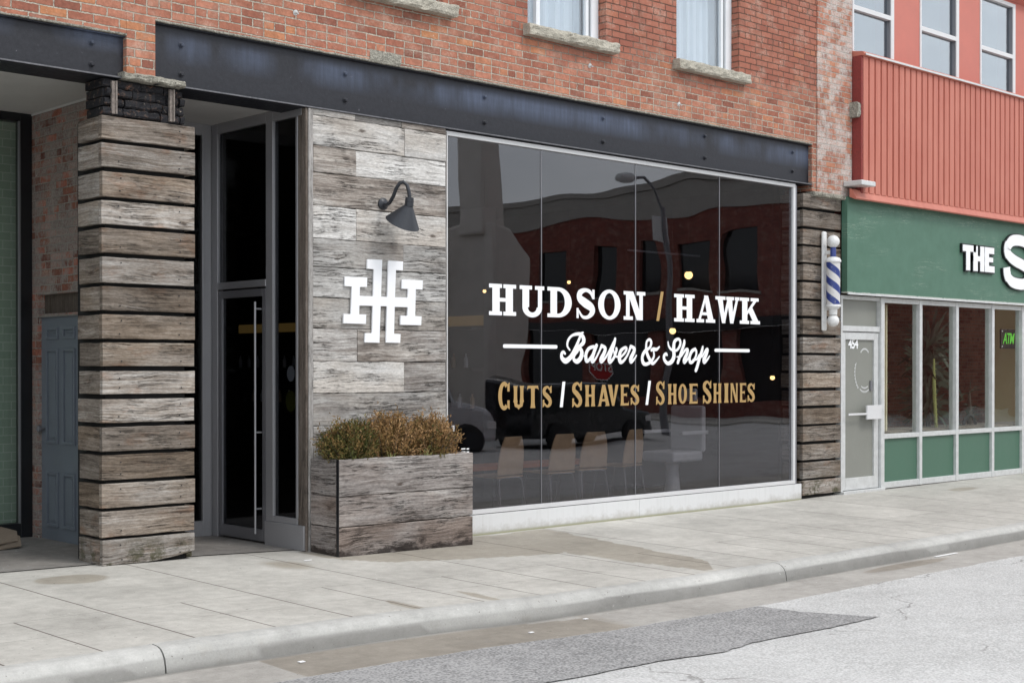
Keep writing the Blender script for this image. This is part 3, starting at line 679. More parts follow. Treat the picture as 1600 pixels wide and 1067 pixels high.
# cap of the left pier: brick painted black with two rusty angle irons
mb = MB(); mb.box(4.90, 5.49, YW+.06, 9.78, 3.35, 3.621)
for i in range(4):
    z0 = 3.350+i*.068; x = 4.86+rnd.uniform(-.01, .02)
    while x < 5.50:
        x1 = min(5.53, x+rnd.choice((.10, .16, .19, .21))); d = rnd.uniform(-.012, .022)
        rough_block(mb, x, x1-rnd.uniform(.003, .012), YW+.035+d, YW+.12, z0+rnd.uniform(0, .006), z0+rnd.uniform(.058, .067), .022, .03); x = x1+.002
    mb.box(4.862+rnd.uniform(-.01, .012), 4.90, YW+.05, 9.78, z0+.004, z0+.063)
cap = mb.build('pier_cap', 'masonry_black', B)
for px in (178, 268):
    xx = aty(px, 160, YW).x; MB().box(xx-.012, xx+.012, YW+.004, YW+.026, 3.36, 3.60).box(xx+.0125, xx+.022, YW-.012, YW+.03, 3.36, 3.60).build('angle_iron', 'rust_iron', cap)
# timber-slatted piers
LT = [(180, 215.5), (222, 259), (267, 306), (312, 349), (356, 394), (401, 441), (447, 484.5), (491, 529), (535, 572), (580, 616), (624, 661), (668, 706), (712, 751), (757, 795), (800, 840.5), (845, 885)]
RT = [(302, 323), (328, 353), (357.5, 381), (384.5, 409.5), (413, 437), (441, 466), (470, 493), (498, 522), (527, 551), (555, 579), (583, 606), (611, 634), (638.5, 663), (666.5, 690), (695, 719), (723, 748), (751.5, 774)]
def slats(x0, x1, yf, yb, px, rows, nm):
    root = MB().box(x0+.05, x1-.06, yf+.05, yb+.12, -.04, rows and aty(px, rows[0][0], yf).z).build(nm, 'black_void', B)
    mb = MB(); nails = []
    for i, (t, b) in enumerate(rows):
        z1, z0 = aty(px, t, yf).z, aty(px, b, yf).z
        if i == len(rows)-1: z0 += .0
        j = rnd.uniform(-.006, .006)
        wear = None
        if i == len(rows)-1 and px < 500:
            wear = lambda l, lo: (.05*max(0, (l-5.15)/.45)**2 if lo == 0 and l > 5.15 else 0)
        mb.plank(x0+j, x1+rnd.uniform(-.006, .004), yf+rnd.uniform(-.004, .004), yf+.045, z0, z1, 'x', .003, .05, .004, wear)
        mb.plank(x0+j, x0+j+.045, yf+.047, yb+rnd.uniform(-.02, .02), z0+.001, z1-.001, 'y', .003, .05)
        mb.plank(x1-.045, x1, yf+.047, yb, z0+.001, z1-.001, 'y', .003, .05)
        for nx_ in (x0+.14, x1-.13):
            for nz_ in (z0+.045, z1-.045):
                if rnd.random() < .8: nails.append(MB().lathe([(.0055, 0), (.0055, .003)], (nx_+rnd.uniform(-.012, .012), yf-.004, nz_+rnd.uniform(-.01, .01)), (0, -1, 0), 6))
    mb.build('timber_slats', 'wood_slats', root)
    for q in nails: q.build('nail_head', 'black_frame', root)
slats(4.845, 5.61, 9.50, 9.87, 158, LT, 'slatted_pier')
slats(13.60, 14.37, 9.50, 9.80, 1256, RT, 'slatted_pier')
# timber cladding panel beside the window
PS = [168, 179.5, 226, 268, 320, 371.5, 416, 464, 513, 565, 615, 666, 718, 766, 815, 868]
JT = {0: [555, 628], 1: [632], 2: [556], 3: [], 4: [557], 5: [630], 6: [], 7: [], 8: [558], 9: [631], 10: [], 11: [], 12: [], 13: [], 14: []}
mb = MB(); YP = 9.485
for i, (t, b) in enumerate(zip(PS, PS[1:])):
    z1, z0 = aty(488, t, YP).z, aty(488, b, YP).z; z0 = max(z0, -.01)
    tn = [.75, .5, .85, .95, .9, .2, .3, .2, .8, .55, .3, .55, .5, .4, .3][i]
    xs = [6.702]+[aty(j, 400, YP).x for j in JT[i]]+[8.135]
    for a, c in zip(xs, xs[1:]):
        yo = YP+rnd.uniform(-.006, .006); mb.plank(a+.0012, c-.0012, yo, yo+.04, z0+.0025, z1-.0025, 'x', .005, .04, .005, tone=max(0, min(1, tn+rnd.uniform(-.07, .07))) if not (i == 0 and a > 7 and c < 7.8) else 0.)
pan = MB().box(6.66, 8.13, 9.53, 9.62, -.02, 3.62).build('timber_cladding', 'black_void', B)
mb.build('timber_boards', 'wood_grey', pan)
MB().plank(6.655, 6.700, 9.476, 9.53, -.01, 3.622, 'z', .003, .08).build('corner_board', 'wood_trim', pan)
MB().plank(6.632, 6.654, 9.485, 9.60, -.01, 3.622, 'z', .002, .08).build('edge_board', 'wood_brown_edge', pan)
MB().plank(8.137, 8.157, 9.49, 9.55, .0, 3.60, 'z', .002, .08).build('edge_board', 'wood_trim', pan)
# shop window: frame, five glass sheets, base
sw = MB(); YF = 9.505
sw.box(8.158, 13.46, YF, YF+.06, 3.575, 3.615)
sw.box(8.158, 8.178, YF, YF+.06, .205, 3.574); sw.box(13.42, 13.46, YF, YF+.06, .205, 3.574); sw.box(8.158, 13.46, YF-.002, YF+.06, .165, .204)
win = sw.build('shop_window', 'frame_white', B, bevel=.002)
MB().box(13.462, 13.50, YF+.01, YF+.09, -.02, 3.6).build('side_post', 'aluminium_dark', win)
xs = [8.178, aty(846, 500, YM).x, aty(993, 500, YM).x, aty(1124, 500, YM).x, 13.42]
for a, c in zip(xs, xs[1:]): MB().box(a+.005, c-.005, YM, YM+.010, .206, 3.573).build('pane', 'glass_shop', win)
for x in xs[1:-1]: MB().box(x-.0045, x+.0045, YM-.0015, YM+.0115, .206, 3.573).build('silicone_joint', 'aluminium_dark', win)
bp = MB()
for a, c in ((8.0, 10.747), (10.750, 13.575)): bp.box(a, c, YF-.006, YF+.08, -.035+.0, .158)
bp.build('base_panel', 'base_panel_white', win, bevel=.003)
MB().box(8.0, 13.57, YF+.02, YF+.07, .150, .166).build('base_groove', 'black_frame', win)
# soffits, alcove walls
MB().box(5.262, 6.66, YW+.37, 11.8, 3.66, 3.72).build('entry_soffit', 'soffit_paint', B)
MB().box(-3, 5.26, YW+.37, 11.75, 3.675, 3.73).build('recess_soffit', 'soffit_paint', B)
DY0, DY1 = 10.74, 11.49
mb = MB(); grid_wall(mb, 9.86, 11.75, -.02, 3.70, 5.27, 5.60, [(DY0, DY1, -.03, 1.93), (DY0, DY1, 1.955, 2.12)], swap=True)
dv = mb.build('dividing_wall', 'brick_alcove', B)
MB().box(5.33, 5.36, DY0-.02, DY1+.02, 1.94, 2.13).build('transom_panel', 'wood_brown_edge', dv)
# grey panelled service door in the dividing wall
dr = MB().box(5.30, 5.34, DY0, DY1, .01, 1.93).build('service_door', 'grey_door_paint', B)
mb = MB(); cx0, cx1 = DY0+.11, DY1-.11; mid = (cx0+cx1)/2
for a, c in ((cx0, mid-.045), (mid+.045, cx1)):
    for z0, z1 in ((.16, .62), (.86, 1.66), (1.74, 1.84)):
        mb.box(5.282, 5.2995, a, a+.022, z0, z1); mb.box(5.282, 5.2995, c-.022, c, z0, z1); mb.box(5.282, 5.2995, a+.0222, c-.0222, z0, z0+.022); mb.box(5.282, 5.2995, a+.0222, c-.0222, z1-.022, z1)
        mb.box(5.290, 5.2993, a+.05, c-.05, z0+.05, z1-.04)
mb.build('door_panels', 'grey_door_paint', dr, bevel=.002)
MB().lathe([(.012, 0), (.012, .03), (.026, .035), (.028, .06), (.015, .07)], (5.299, DY1-.06, .98), (-1, 0, 0), 14).build('door_knob', 'steel_edge', dr, smooth=True)
# dark framed window at the back of the left recess
mb = MB(); mb.box(5.165, 5.268, 11.60, 11.70, .0, 3.675); mb.box(-3, 5.164, 11.60, 11.70, .0, .17); mb.box(-3, 5.164, 11.60, 11.70, 3.60, 3.675)
for x in (3.2, 1.2): mb.box(x, x+.08, 11.60, 11.70, .171, 3.599)
fw = mb.build('recess_window', 'black_frame', B, bevel=.004)
MB().box(5.14, 5.152, 11.575, 11.60, .17, 3.6).build('frame_bead', 'aluminium_dark', fw)
MB().box(-3, 5.165, 11.645, 11.655, .171, 3.60).build('pane', 'glass_red_shop', fw)
MB().box(-3, 5.6, 12.1, 12.2, -.1, 3.7).build('tiled_wall', 'tile_wall', B)
MB().box(-3, 5.6, 11.72, 12.6, -.1, -.05).build('recess_room_floor', 'dark_floor', B)
# entrance: back wall, glazed side with door
XE = 6.63
mb = MB(); mb.box(6.535, 6.605, 10.93, 11.0, .0, 3.66); mb.box(5.60, 6.534, 10.93, 11.0, .0, .14); mb.box(5.60, 6.534, 10.93, 11.0, 3.56, 3.66); mb.box(5.60, 5.68, 10.93, 11.0, .141, 3.559); mb.box(6.606, 6.70, 10.94, 11.01, 0, 3.66)
es = mb.build('entrance_glazing', 'aluminium', B, bevel=.003)
MB().box(5.68, 6.535, 10.96, 10.968, .141, 3.56).build('pane', 'glass_door', es)
mb = MB()
mb.box(XE, XE+.06, 10.84, 10.93, .0, 3.66); mb.box(XE, XE+.06, 9.965, 10.07, .205, 3.66); mb.box(XE-.004, XE+.064, 10.071, 10.839, 2.19, 2.25)
mb.box(XE, XE+.06, 10.071, 10.839, 3.57, 3.66); mb.box(XE, XE+.06, 9.545, 9.964, 3.57, 3.66); mb.box(XE, XE+.06, 9.61, 9.964, .205, .255); mb.box(XE, XE+.05, 9.60, 9.63, .256, 3.569)
mb.build('side_frame', 'aluminium', es, bevel=.003)
MB().box(XE-.012, XE+.07, 9.50, 10.075, .0, .204).build('kick_panel', 'aluminium', es, bevel=.003)
MB().box(XE+.025, XE+.033, 9.63, 9.964, .255, 3.57).build('pane', 'glass_door', es)
MB().box(XE+.025, XE+.033, 10.07, 10.84, 2.25, 3.57).build('pane', 'glass_door', es)
mb = MB(); a, c = 10.085, 10.825
mb.box(XE+.005, XE+.05, a, a+.05, .02, 2.175); mb.box(XE+.005, XE+.05, c-.05, c, .02, 2.175); mb.box(XE+.005, XE+.05, a+.051, c-.051, 2.11, 2.175); mb.box(XE+.005, XE+.05, a+.051, c-.051, .02, .12)
dd = mb.build('entrance_door', 'aluminium_dark', B, bevel=.003)
MB().box(XE+.024, XE+.030, a+.05, c-.05, .12, 2.11).build('pane', 'glass_door', dd)
hd = MB().tube([(XE-.055, 10.15, .09), (XE-.055, 10.15, 2.06)], .0095, 12)
for z in (.30, .95, 2.0): hd.tube([(XE-.055, 10.15, z), (XE+.006, 10.15, z)], .008, 8)
hd.build('door_handle', 'aluminium', dd, smooth=True)
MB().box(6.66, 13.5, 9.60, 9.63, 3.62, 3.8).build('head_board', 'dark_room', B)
# closed back of the shop and the block behind
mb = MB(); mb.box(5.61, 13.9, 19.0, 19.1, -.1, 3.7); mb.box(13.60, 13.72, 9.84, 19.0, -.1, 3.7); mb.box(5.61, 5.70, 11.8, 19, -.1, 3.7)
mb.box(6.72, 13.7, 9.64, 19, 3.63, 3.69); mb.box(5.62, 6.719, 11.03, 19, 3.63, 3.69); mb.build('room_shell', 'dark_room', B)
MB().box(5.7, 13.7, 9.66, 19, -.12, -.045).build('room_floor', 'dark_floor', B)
MB().box(-6, 14.5, YW+.36, 26, 8.3, 8.45).build('roof', 'concrete_grey', B)
MB().box(-6, -5.7, YW+.36, 26, 0, 8.3).build('end_wall', 'brick_red', B)
MB().box(-5.7, -3.0, 9.6, 9.8, -.1, 3.95).build('end_wall', 'brick_red', B)
MB().box(14.1, 14.4, YW+.5, 26, 3.6, 8.3).build('party_wall', 'brick_red', B)
for p_, q in (((490//4+800, 0), 0),): pass
def anchor(px, py):
    p = aty(px, py, YW); m = MB().lathe([(.022, 0), (.024, .008), (.008, .012), (.007, .05)], (p.x, YW, p.z), (0, -1, -.35), 8); m.build('wall_anchor', 'trim_grey', B, smooth=True)
for q in ((921, 103), (1060, 163), (461, 20)): anchor(*q)

# ============================================================ SIGNS ON THE SHOP
def zpt(ox, oy, s, Y): return lambda a, b: aty(ox+a/s, oy+b/s, Y)
# raised cross-shaped monogram of two letters H
OUT = [(362,100),(517,107),(505,490),(570,493),(582,115),(735,124),(732,220),(660,215),(650,497),(782,502),(787,412),(720,408),(722,312),(940,322),(936,418),(867,415),(860,692),(927,697),(923,790),(706,785),(708,688),(779,690),(783,602),(647,598),(640,877),(708,880),(704,973),(556,970),(566,592),(500,591),(488,972),(334,968),(338,870),(411,870),(418,588),(279,584),(276,674),(350,677),(346,776),(113,769),(116,670),(190,672),(201,387),(126,382),(128,282),(361,292),(358,391),(285,391),(281,482),(422,487),(430,207),(360,200)]
fz = zpt(520, 390, 6.669, 9.46)
m_ = MB().prism([fz(a, b) for a, b in OUT], (0, .018, 0))
m_.build('monogram_sign', 'emblem_white', None, bevel=.003, tags=dict(label='white cross shaped double H monogram fixed on the grey timber cladding under the lamp', cat='sign'))

# window lettering
GY = YM-.0025
LT_ROOT = thing('window_lettering', (10.7, GY, 1.1), 'white and gold vinyl lettering reading HUDSON / HAWK Barber & Shop on the dark shop glass', 'sign')
class Ink(MB):
    def __init__(s): super().__init__(); s.k = 0
    def P(s, pts, dy=None):
        s.k += 1; off = s.k*.00003; s.poly([(x, GY-off, z) for x, z in pts])
    def ring(s, cx, cz, rx, rz, ix, iz, a0=0, a1=360, n=28):
        s.k += 1; y = GY-s.k*.00003
        for i in range(n):
            t0, t1 = R(a0+(a1-a0)*i/n), R(a0+(a1-a0)*(i+1)/n)
            s.poly([(cx+rx*math.cos(t0), y, cz+rz*math.sin(t0)), (cx+rx*math.cos(t1), y, cz+rz*math.sin(t1)), (cx+ix*math.cos(t1), y, cz+iz*math.sin(t1)), (cx+ix*math.cos(t0), y, cz+iz*math.sin(t0))])
    def ribbon(s, pts, cap=True, sub=7):
        """pts: (x, z, width) ; smooth Catmull-Rom stroke"""
        Q = []; n = len(pts)
        for i in range(n-1):
            p0, p1, p2, p3 = pts[max(i-1, 0)], pts[i], pts[i+1], pts[min(i+2, n-1)]
            for j in range(sub):
                t = j/sub; Q.append(tuple(.5*((2*b)+(-a+c)*t+(2*a-5*b+4*c-d)*t*t+(-a+3*b-3*c+d)*t**3) for a, b, c, d in zip(p0, p1, p2, p3)))
        Q.append(tuple(pts[-1])); s.k += 1; y = GY-s.k*.00003; L = []
        for i, (x, z, w_) in enumerate(Q):
            a, b = Q[max(i-1, 0)], Q[min(i+1, len(Q)-1)]; dx, dz = b[0]-a[0], b[1]-a[1]; l = math.hypot(dx, dz) or 1
            L.append(((x-dz/l*w_/2, z+dx/l*w_/2), (x+dz/l*w_/2, z-dx/l*w_/2)))
        for i in range(len(Q)-1):
            yy = y-.000002*i
            (a, b), (c, d) = L[i], L[i+1]; s.poly([(a[0], yy, a[1]), (c[0], yy, c[1]), (d[0], yy, d[1]), (b[0], yy, b[1])])
        if cap:
            for x, z, w_ in (Q[0], Q[-1]):
                s.k += 1; s.poly([(x+w_/2*math.cos(t*math.pi/8), GY-s.k*.00003, z+w_/2*math.sin(t*math.pi/8)) for t in range(16)])
def slab_letter(ink, ch, x0, x1, z0, z1, st=.27, sf=.125, light=False):
    W, H = x1-x0, z1-z0; X = lambda u: x0+u*W; Z = lambda v: z0+v*H
    def box(u0, u1, v0, v1): ink.P([(X(u0), Z(v0)), (X(u1), Z(v0)), (X(u1), Z(v1)), (X(u0), Z(v1))])
    def quad(*p): ink.P([(X(u), Z(v)) for u, v in p])
    if ch == 'H':
        for a in (.12, .88-st): box(a, a+st, sf, 1-sf)
        for v in (0, 1-sf): box(0, .475, v, v+sf); box(.525, 1, v, v+sf)
        box(.12+st, .88-st, .44, .56)
    elif ch == 'U':
        box(.0, .50, 1-sf, 1); box(.62, 1, 1-sf, 1); box(.11, .11+st, .30, 1-sf); box(.74, .74+st*.62, .30, 1-sf)
        cx = (.11+.74+st*.62)/2; ink.ring(X(cx), Z(.30), W*(.74+st*.62-.11)/2, H*.33, W*(.74-.11-st)/2, H*.17, 180, 360)
    elif ch == 'D':
        box(0, .45, 0, sf); box(0, .45, 1-sf, 1); box(.12, .12+st, sf, 1-sf)
        ink.ring(X(.44), Z(.5), W*.56, H*.5, W*.27, H*(.5-sf), -90, 90)
    elif ch == 'O':
        ink.ring(X(.5), Z(.5), W*.5, H*.52, W*(.5-st*.95), H*.40)
    elif ch == 'N':
        box(0, .40, 1-sf, 1); box(.11, .11+st*.6, sf, 1-sf); box(0, .42, 0, sf); box(.60, 1, 1-sf, 1); box(.72, .72+st*.6, sf, 1-sf)
        quad((.16, 1), (.44, 1), (.72+st*.6, .0), (.60, .0)); quad((.60, 0), (.72+st*.6, 0), (.72+st*.6, .2), (.60, .25))
    elif ch == 'A':
        quad((.10, sf), (.23, sf), (.50, .86), (.44, 1)); quad((.60, sf), (.90, sf), (.62, 1), (.40, 1)); box(.25, .70, .27, .38); box(0, .40, 0, sf); box(.50, 1, 0, sf)
    elif ch == 'W':
        box(-.02, .42, 1-sf, 1); box(.46, .80, 1-sf, 1); box(.84, 1.04, 1-sf, 1)
        quad((.08, 1-sf), (.30, 1-sf), (.42, .0), (.27, 0)); quad((.27, 0), (.40, 0), (.60, 1-sf), (.50, 1-sf)); quad((.50, 1-sf), (.72, 1-sf), (.78, 0), (.63, 0)); quad((.63, 0), (.77, 0), (.98, 1-sf), (.88, 1-sf))
    elif ch == 'K':
        box(0, .48, 1-sf, 1); box(0, .48, 0, sf); box(.12, .12+st, sf, 1-sf); box(.56, .98, 1-sf, 1); box(.55, 1.05, 0, sf)
        quad((.38, .34), (.38, .50), (.70, 1-sf), (.86, 1-sf)); quad((.42, .52), (.60, .70), (.96, sf), (.66, sf))
    elif ch == 'S':
        k = st*W
        ink.ribbon([(X(.86), Z(.70), k*.25), (X(.74), Z(.89), k*.5), (X(.48), Z(.955), k*.5), (X(.22), Z(.86), k*.85), (X(.19), Z(.68), k), (X(.45), Z(.53), k*1.2), (X(.78), Z(.38), k*1.1), (X(.84), Z(.22), k*.9), (X(.62), Z(.05), k*.5), (X(.34), Z(.05), k*.4), (X(.14), Z(.26), k*.25)], cap=False)
        box(.84, .96, .66, .985); box(.03, .14, .0, .34)
def gothic(ink, ch, x0, x1, z0, z1):
    """narrow flared display capitals"""
    W, H = x1-x0, z1-z0; X = lambda u: x0+u*W; Z = lambda v: z0+v*H
    def stem(u, w0=.30, v0=0, v1=1):
        n = 8; L = []; Rr = []
        for i in range(n+1):
            v = v0+(v1-v0)*i/n; t = abs(2*i/n-1)**4; hw = (w0/2)*(1+.42*t); L.append((X(u-hw), Z(v))); Rr.append((X(u+hw), Z(v)))
        ink.P(L+Rr[::-1])
    def quad(*p): ink.P([(X(u), Z(v)) for u, v in p])
    k = .30*W
    if ch == 'H': stem(.2); stem(.8); quad((.3, .45), (.7, .45), (.7, .56), (.3, .56))
    elif ch == 'I': stem(.5, .62)
    elif ch == 'T': stem(.5); quad((0, .80), (.06, 1), (.94, 1), (1, .80), (.88, .88), (.12, .88))
    elif ch == 'U': stem(.2, .3, .28, 1); stem(.8, .3, .28, 1); quad((.05, .30), (.35, .30), (.40, .17), (.60, .17), (.65, .30), (.95, .30), (.86, .08), (.60, .02), (.5, -.06), (.40, .02), (.14, .08))
    elif ch == 'E': stem(.24); quad((.3, .89), (.95, .89), (1, .76), (1, 1), (.3, 1)); quad((.3, .46), (.72, .46), (.78, .38), (.78, .64), (.72, .57), (.3, .57)); quad((.3, .0), (1, .0), (1, .25), (.93, .11), (.3, .11))
    elif ch == 'A': quad((0, 0), (.10, .05), (.40, 1), (.62, 1), (.30, .05), (.34, 0)); quad((.40, 1), (.64, 1), (1, 0), (.62, 0), (.70, .06)); quad((.26, .22), (.74, .22), (.72, .33), (.28, .33))
    elif ch == 'V': quad((0, 1), (.38, 1), (.58, .2), (.60, 0), (.40, 0)); quad((.42, 0), (.60, 0), (1, 1), (.72, 1), (.52, .2))
    elif ch == 'N': stem(.15, .18); stem(.86, .18); quad((.05, 1), (.36, 1), (.96, 0), (.70, 0))
    elif ch == 'O': ink.ring(X(.5), Z(.5), W*.5, H*.5, W*.19, H*.38)
    elif ch == 'C': ink.ring(X(.52), Z(.5), W*.52, H*.52, W*.20, H*.37, 52, 308); quad((.80, .66), (1, .66), (1, 1), (.92, .97), (.80, .90)); quad((.80, .34), (1, .34), (1, 0), (.92, .03), (.80, .10))
    elif ch == 'S':
        ink.ribbon([(X(.80), Z(.80), k*.5), (X(.55), Z(.93), k*.6), (X(.22), Z(.84), k), (X(.20), Z(.66), k*1.1), (X(.5), Z(.52), k*1.25), (X(.80), Z(.34), k*1.15), (X(.80), Z(.16), k), (X(.5), Z(.06), k*.6), (X(.18), Z(.20), k*.5)], cap=False)
        quad((.80, .66), (.98, .66), (.98, 1), (.80, .92)); quad((.02, 0), (.20, .08), (.20, .36), (.02, .36))
ink = Ink()
for ch, a, b in (('H', 33, 187), ('U', 207, 347), ('D', 365, 503), ('S', 527, 637), ('O', 653, 780), ('N', 798, 921), ('H', 1085, 1201), ('A', 1212, 1318), ('W', 1322, 1450), ('K', 1458, 1567)):
    t = aty(755+a/3.636, 470, GY).x, aty(755+b/3.636, 470, GY).x
    ink = Ink(); slab_letter(ink, ch, t[0], t[1], 1.985, 2.275); ink.build('name_letter', 'vinyl_white', LT_ROOT)
sl = Ink(); x0, x1 = aty(1025.5, 500, GY).x, aty(1037, 460, GY).x; sl.P([(x0, 1.985), (x0+.045, 1.985), (x1, 2.29), (x1-.045, 2.29)]); sl.build('slash', 'vinyl_gold', LT_ROOT)
S1 = [[(440,25,38),(465,5,34),(492,-6,26)],
 [(440,70,45),(380,220,60),(320,350,75),(270,420,80),(200,468,85),(140,420,70),(135,350,55),(165,320,50),(192,348,36)],
 [(270,285,30),(230,220,38),(240,130,45),(300,50,40),(390,20,50),(460,30,60),(500,100,75),(490,170,70),(420,230,50),(370,260,30)],
 [(385,300,50),(440,265,60),(470,330,75),(450,420,80),(390,475,75),(335,440,55),(350,375,40),(400,310,40)],
 [(670,230,50),(590,260,55),(540,350,62),(545,460,65),(590,450,50),(660,340,42),(715,210,50)],
 [(505,390,20),(540,360,30)],[(715,210,60),(670,330,65),(640,440,72),(650,480,55),(700,430,38),(760,310,36),(800,215,50)],
 [(800,215,55),(860,255,58),(840,340,68),(790,440,72),(800,480,55),(860,420,38),(930,300,40),(1000,150,36)],
 [(1025,100,46),(1000,200,62),(950,350,68),(925,440,70),(940,485,60),(1000,420,46),(1045,300,50),(1045,260,45)],
 [(1000,290,24),(1020,370,36),(1060,400,30),(1100,370,28)],
 [(1100,420,38),(1180,340,38),(1215,270,44),(1190,245,44),(1120,300,58),(1095,400,72),(1110,480,68),(1160,470,46),(1230,370,38),(1285,225,48)],
 [(1285,225,50),(1345,262,56),(1330,330,64),(1285,430,70),(1290,485,55),(1340,440,38),(1380,375,22)]]
S2 = [[(460,425,22),(400,500,40),(340,545,55),(290,480,62),(235,350,62),(225,230,48),(240,150,42),(285,120,46),(315,170,52),(290,260,48),(200,330,58),(155,430,62),(170,530,68),(220,560,56),(300,520,55),(360,430,42),(360,340,36)],
 [(320,308,50),(355,290,58),(410,295,52),(460,250,28)],
 [(615,165,28),(630,240,38),(680,300,42),(770,310,42),(830,220,50),(830,140,48),(790,112,46),(730,160,62),(715,280,75),(720,420,78),(680,510,75),(610,545,60),(550,480,58),(545,410,56),(580,375,50),(598,400,30)],
 [(905,140,44),(900,200,60),(850,350,58),(790,530,56)],[(770,430,18),(830,420,26)],
 [(850,420,32),(920,310,42),(965,300,52),(950,380,64),(905,480,68),(910,525,56),(970,460,38),(1000,400,38)],
 [(1100,290,50),(1040,330,58),(1000,430,58),(1010,520,58),(1060,510,50),(1110,420,42),(1120,330,44),(1095,290,44)],[(1060,480,26),(1130,470,36),(1170,400,38)],
 [(1235,250,38),(1220,320,58),(1170,480,62),(1130,620,62),(1110,670,58)],
 [(1220,430,32),(1290,310,42),(1320,300,52),(1300,380,62),(1255,480,68),(1265,525,56),(1320,470,38),(1355,415,22)]]
for S_, ox, sc_ in ((S1, 865, 10.667), (S2[:2], 990, 11.43), (S2[2:], 990, 11.43)):
    ink = Ink()
    for st in S_:
        pts = []
        for a, b, w_ in st:
            p = aty(ox+a/sc_, 520+b/sc_, GY); pp = aty(ox+(a+10)/sc_, 520+b/sc_, GY); pz = aty(ox+a/sc_, 520+(b+10)/sc_, GY)
            pts.append((p.x, p.z, w_*((pp.x-p.x)+(p.z-pz.z))/20*.9))
        ink.ribbon(pts)
    ink.build('script_word', 'vinyl_white', LT_ROOT)
for (a, b), (c, d) in (((788, 540), (869, 542.5)), ((1118, 547), (1170, 548))):
    k = Ink(); p, q = aty(a, b, GY), aty(c, d, GY); z = (p.z+q.z)/2; k.ribbon([(p.x, z, .036), ((p.x+q.x)/2, z, .036), (q.x, z, .036)]); k.build('rule_line', 'vinyl_white', LT_ROOT)
ink = Ink(); zb = 1.118
for ch, a, b, big in (('C',69,135,1),('U',157,218,0),('T',236,304,0),('S',326,380,0),('S',498,556,1),('H',574,632,0),('A',645,716,0),('V',706,768,0),('E',778,828,0),('S',838,888,0),('S',986,1036,1),('H',1056,1106,0),('O',1116,1166,0),('E',1178,1228,0),('S',1258,1308,1),('H',1320,1366,0),('I',1380,1410,0),('N',1418,1462,0),('E',1472,1510,0),('S',1518,1560,0)):
    ink = Ink(); gothic(ink, ch, aty(760+a/3.721, 618, GY).x, aty(760+b/3.721, 618, GY).x, zb-(.008 if big else 0), 1.365 if big else 1.33); ink.build('slogan_letter', 'vinyl_gold', LT_ROOT)
for a in (427, 925):
    k = Ink(); x0 = aty(760+a/3.721, 618, GY).x; x1 = aty(760+(a+32)/3.721, 618, GY).x; k.P([(x0, zb), (x0+.04, zb), (x1, 1.365), (x1-.04, 1.365)]); k.build('slash', 'vinyl_white', LT_ROOT)
# small hours decal low on the glass beside the planter
dc = thing('window_decal', (8.25, GY, .8), 'tiny white decal in the lower left corner of the shop glass beside the shrubs', 'sticker')
k = Ink()
for px, py, w_, h_ in ((708, 669, .03, .05), (724, 701, .05, .012), (731, 701, .03, .012), (724, 706, .05, .012), (731, 706, .03, .012)):
    p = aty(px, py, GY); k.P([(p.x-w_/2, p.z-h_/2), (p.x+w_/2, p.z-h_/2), (p.x+w_/2, p.z+h_/2), (p.x-w_/2, p.z+h_/2)])
k.build('print', 'vinyl_white', dc)

# ============================================================ GOOSENECK LAMP
YPn = 9.482
p0 = aty(598, 319, YPn); yo = 9.20
LP = thing('gooseneck_lamp', (p0.x, YPn, p0.z), 'dark grey gooseneck barn lamp with cone shade on the timber cladding above the monogram', 'wall lamp')
MB().lathe([(.052, 0), (.052, .012), (.040, .022), (.018, .034)], (p0.x, YPn, p0.z), (0, -1, 0), 24).build('mount', 'lamp_iron', LP, smooth=True)
top = aty(640, 309, yo); 
def lerp(a, b, t): return a+(b-a)*t
arm = []
for (px, py), t in (((600, 320), .10), ((604, 320.5), .22), ((609, 317), .38), ((615, 306), .55), ((619, 295), .68), ((624, 287), .78), ((630, 284.5), .87), ((636, 289), .95), ((639, 300), 1.), ((640, 310), 1.)):
    arm.append(aty(px, py, lerp(YPn, yo, t)))
MB().tube(arm, .016, 10).build('arm', 'lamp_iron', LP, smooth=True)
dirv = (aty(633, 350, yo)-aty(640, 309, yo)); dirv.y = -.045; 
d0 = Vector((-.02, .08, -1)).normalized()
MB().lathe([(.020, -.004), (.036, 0), (.037, .03), (.040, .033), (.037, .036), (.037, .075)], top, d0, 20).build('socket', 'lamp_iron', LP, smooth=True)
d1 = Vector((-.02, .52, -.86)).normalized(); base = top+d0*.068
MB().lathe([(.024, -.012), (.036, .002), (.146, .158), (.152, .166), (.148, .168), (.034, .012)], base, d1, 40).build('lamp_shade', 'lamp_iron', LP, smooth=True)
MB().ball(base+d1*.085, .028, 12).build('bulb', 'blind', LP, smooth=True)

# ============================================================ PLANTER AND SHRUBS
PLT = thing('planter_box', (7.38, 9.3, -.02), 'weathered grey timber planter box of three stacked planks against the cladding', 'planter')
mb = MB(); zz = [.765, .465, .218, -.045]
for z1, z0 in zip(zz, zz[1:]):
    wear = (lambda l, lo: (.035*max(0, mnoise.noise((l*3, 1, 1)))+.012 if lo == 0 else 0)) if z0 < 0 else None
    mb.plank(6.668, 8.095, 9.08+rnd.uniform(-.004, .004), 9.125, z0+.003, z1-.003, 'x', .006, .04, .006)
mb.build('front_boards', 'wood_planter', PLT)
mb = MB()
for z1, z0 in zip(zz, zz[1:]):
    mb.plank(6.670, 6.712, 9.128, 9.47, z0+.003, z1-.003, 'y', .005, .04)
mb.build('side_boards', 'wood_planter', PLT); mb = MB()
for z1, z0 in zip(zz, zz[1:]): mb.plank(8.05, 8.093, 9.128, 9.47, z0+.003, z1-.003, 'y', .005, .04)
mb.build('side_boards', 'wood_planter', PLT)
MB().box(6.662, 6.6695, 9.084, 9.112, -.03, .766).build('corner_strip', 'black_frame', PLT)
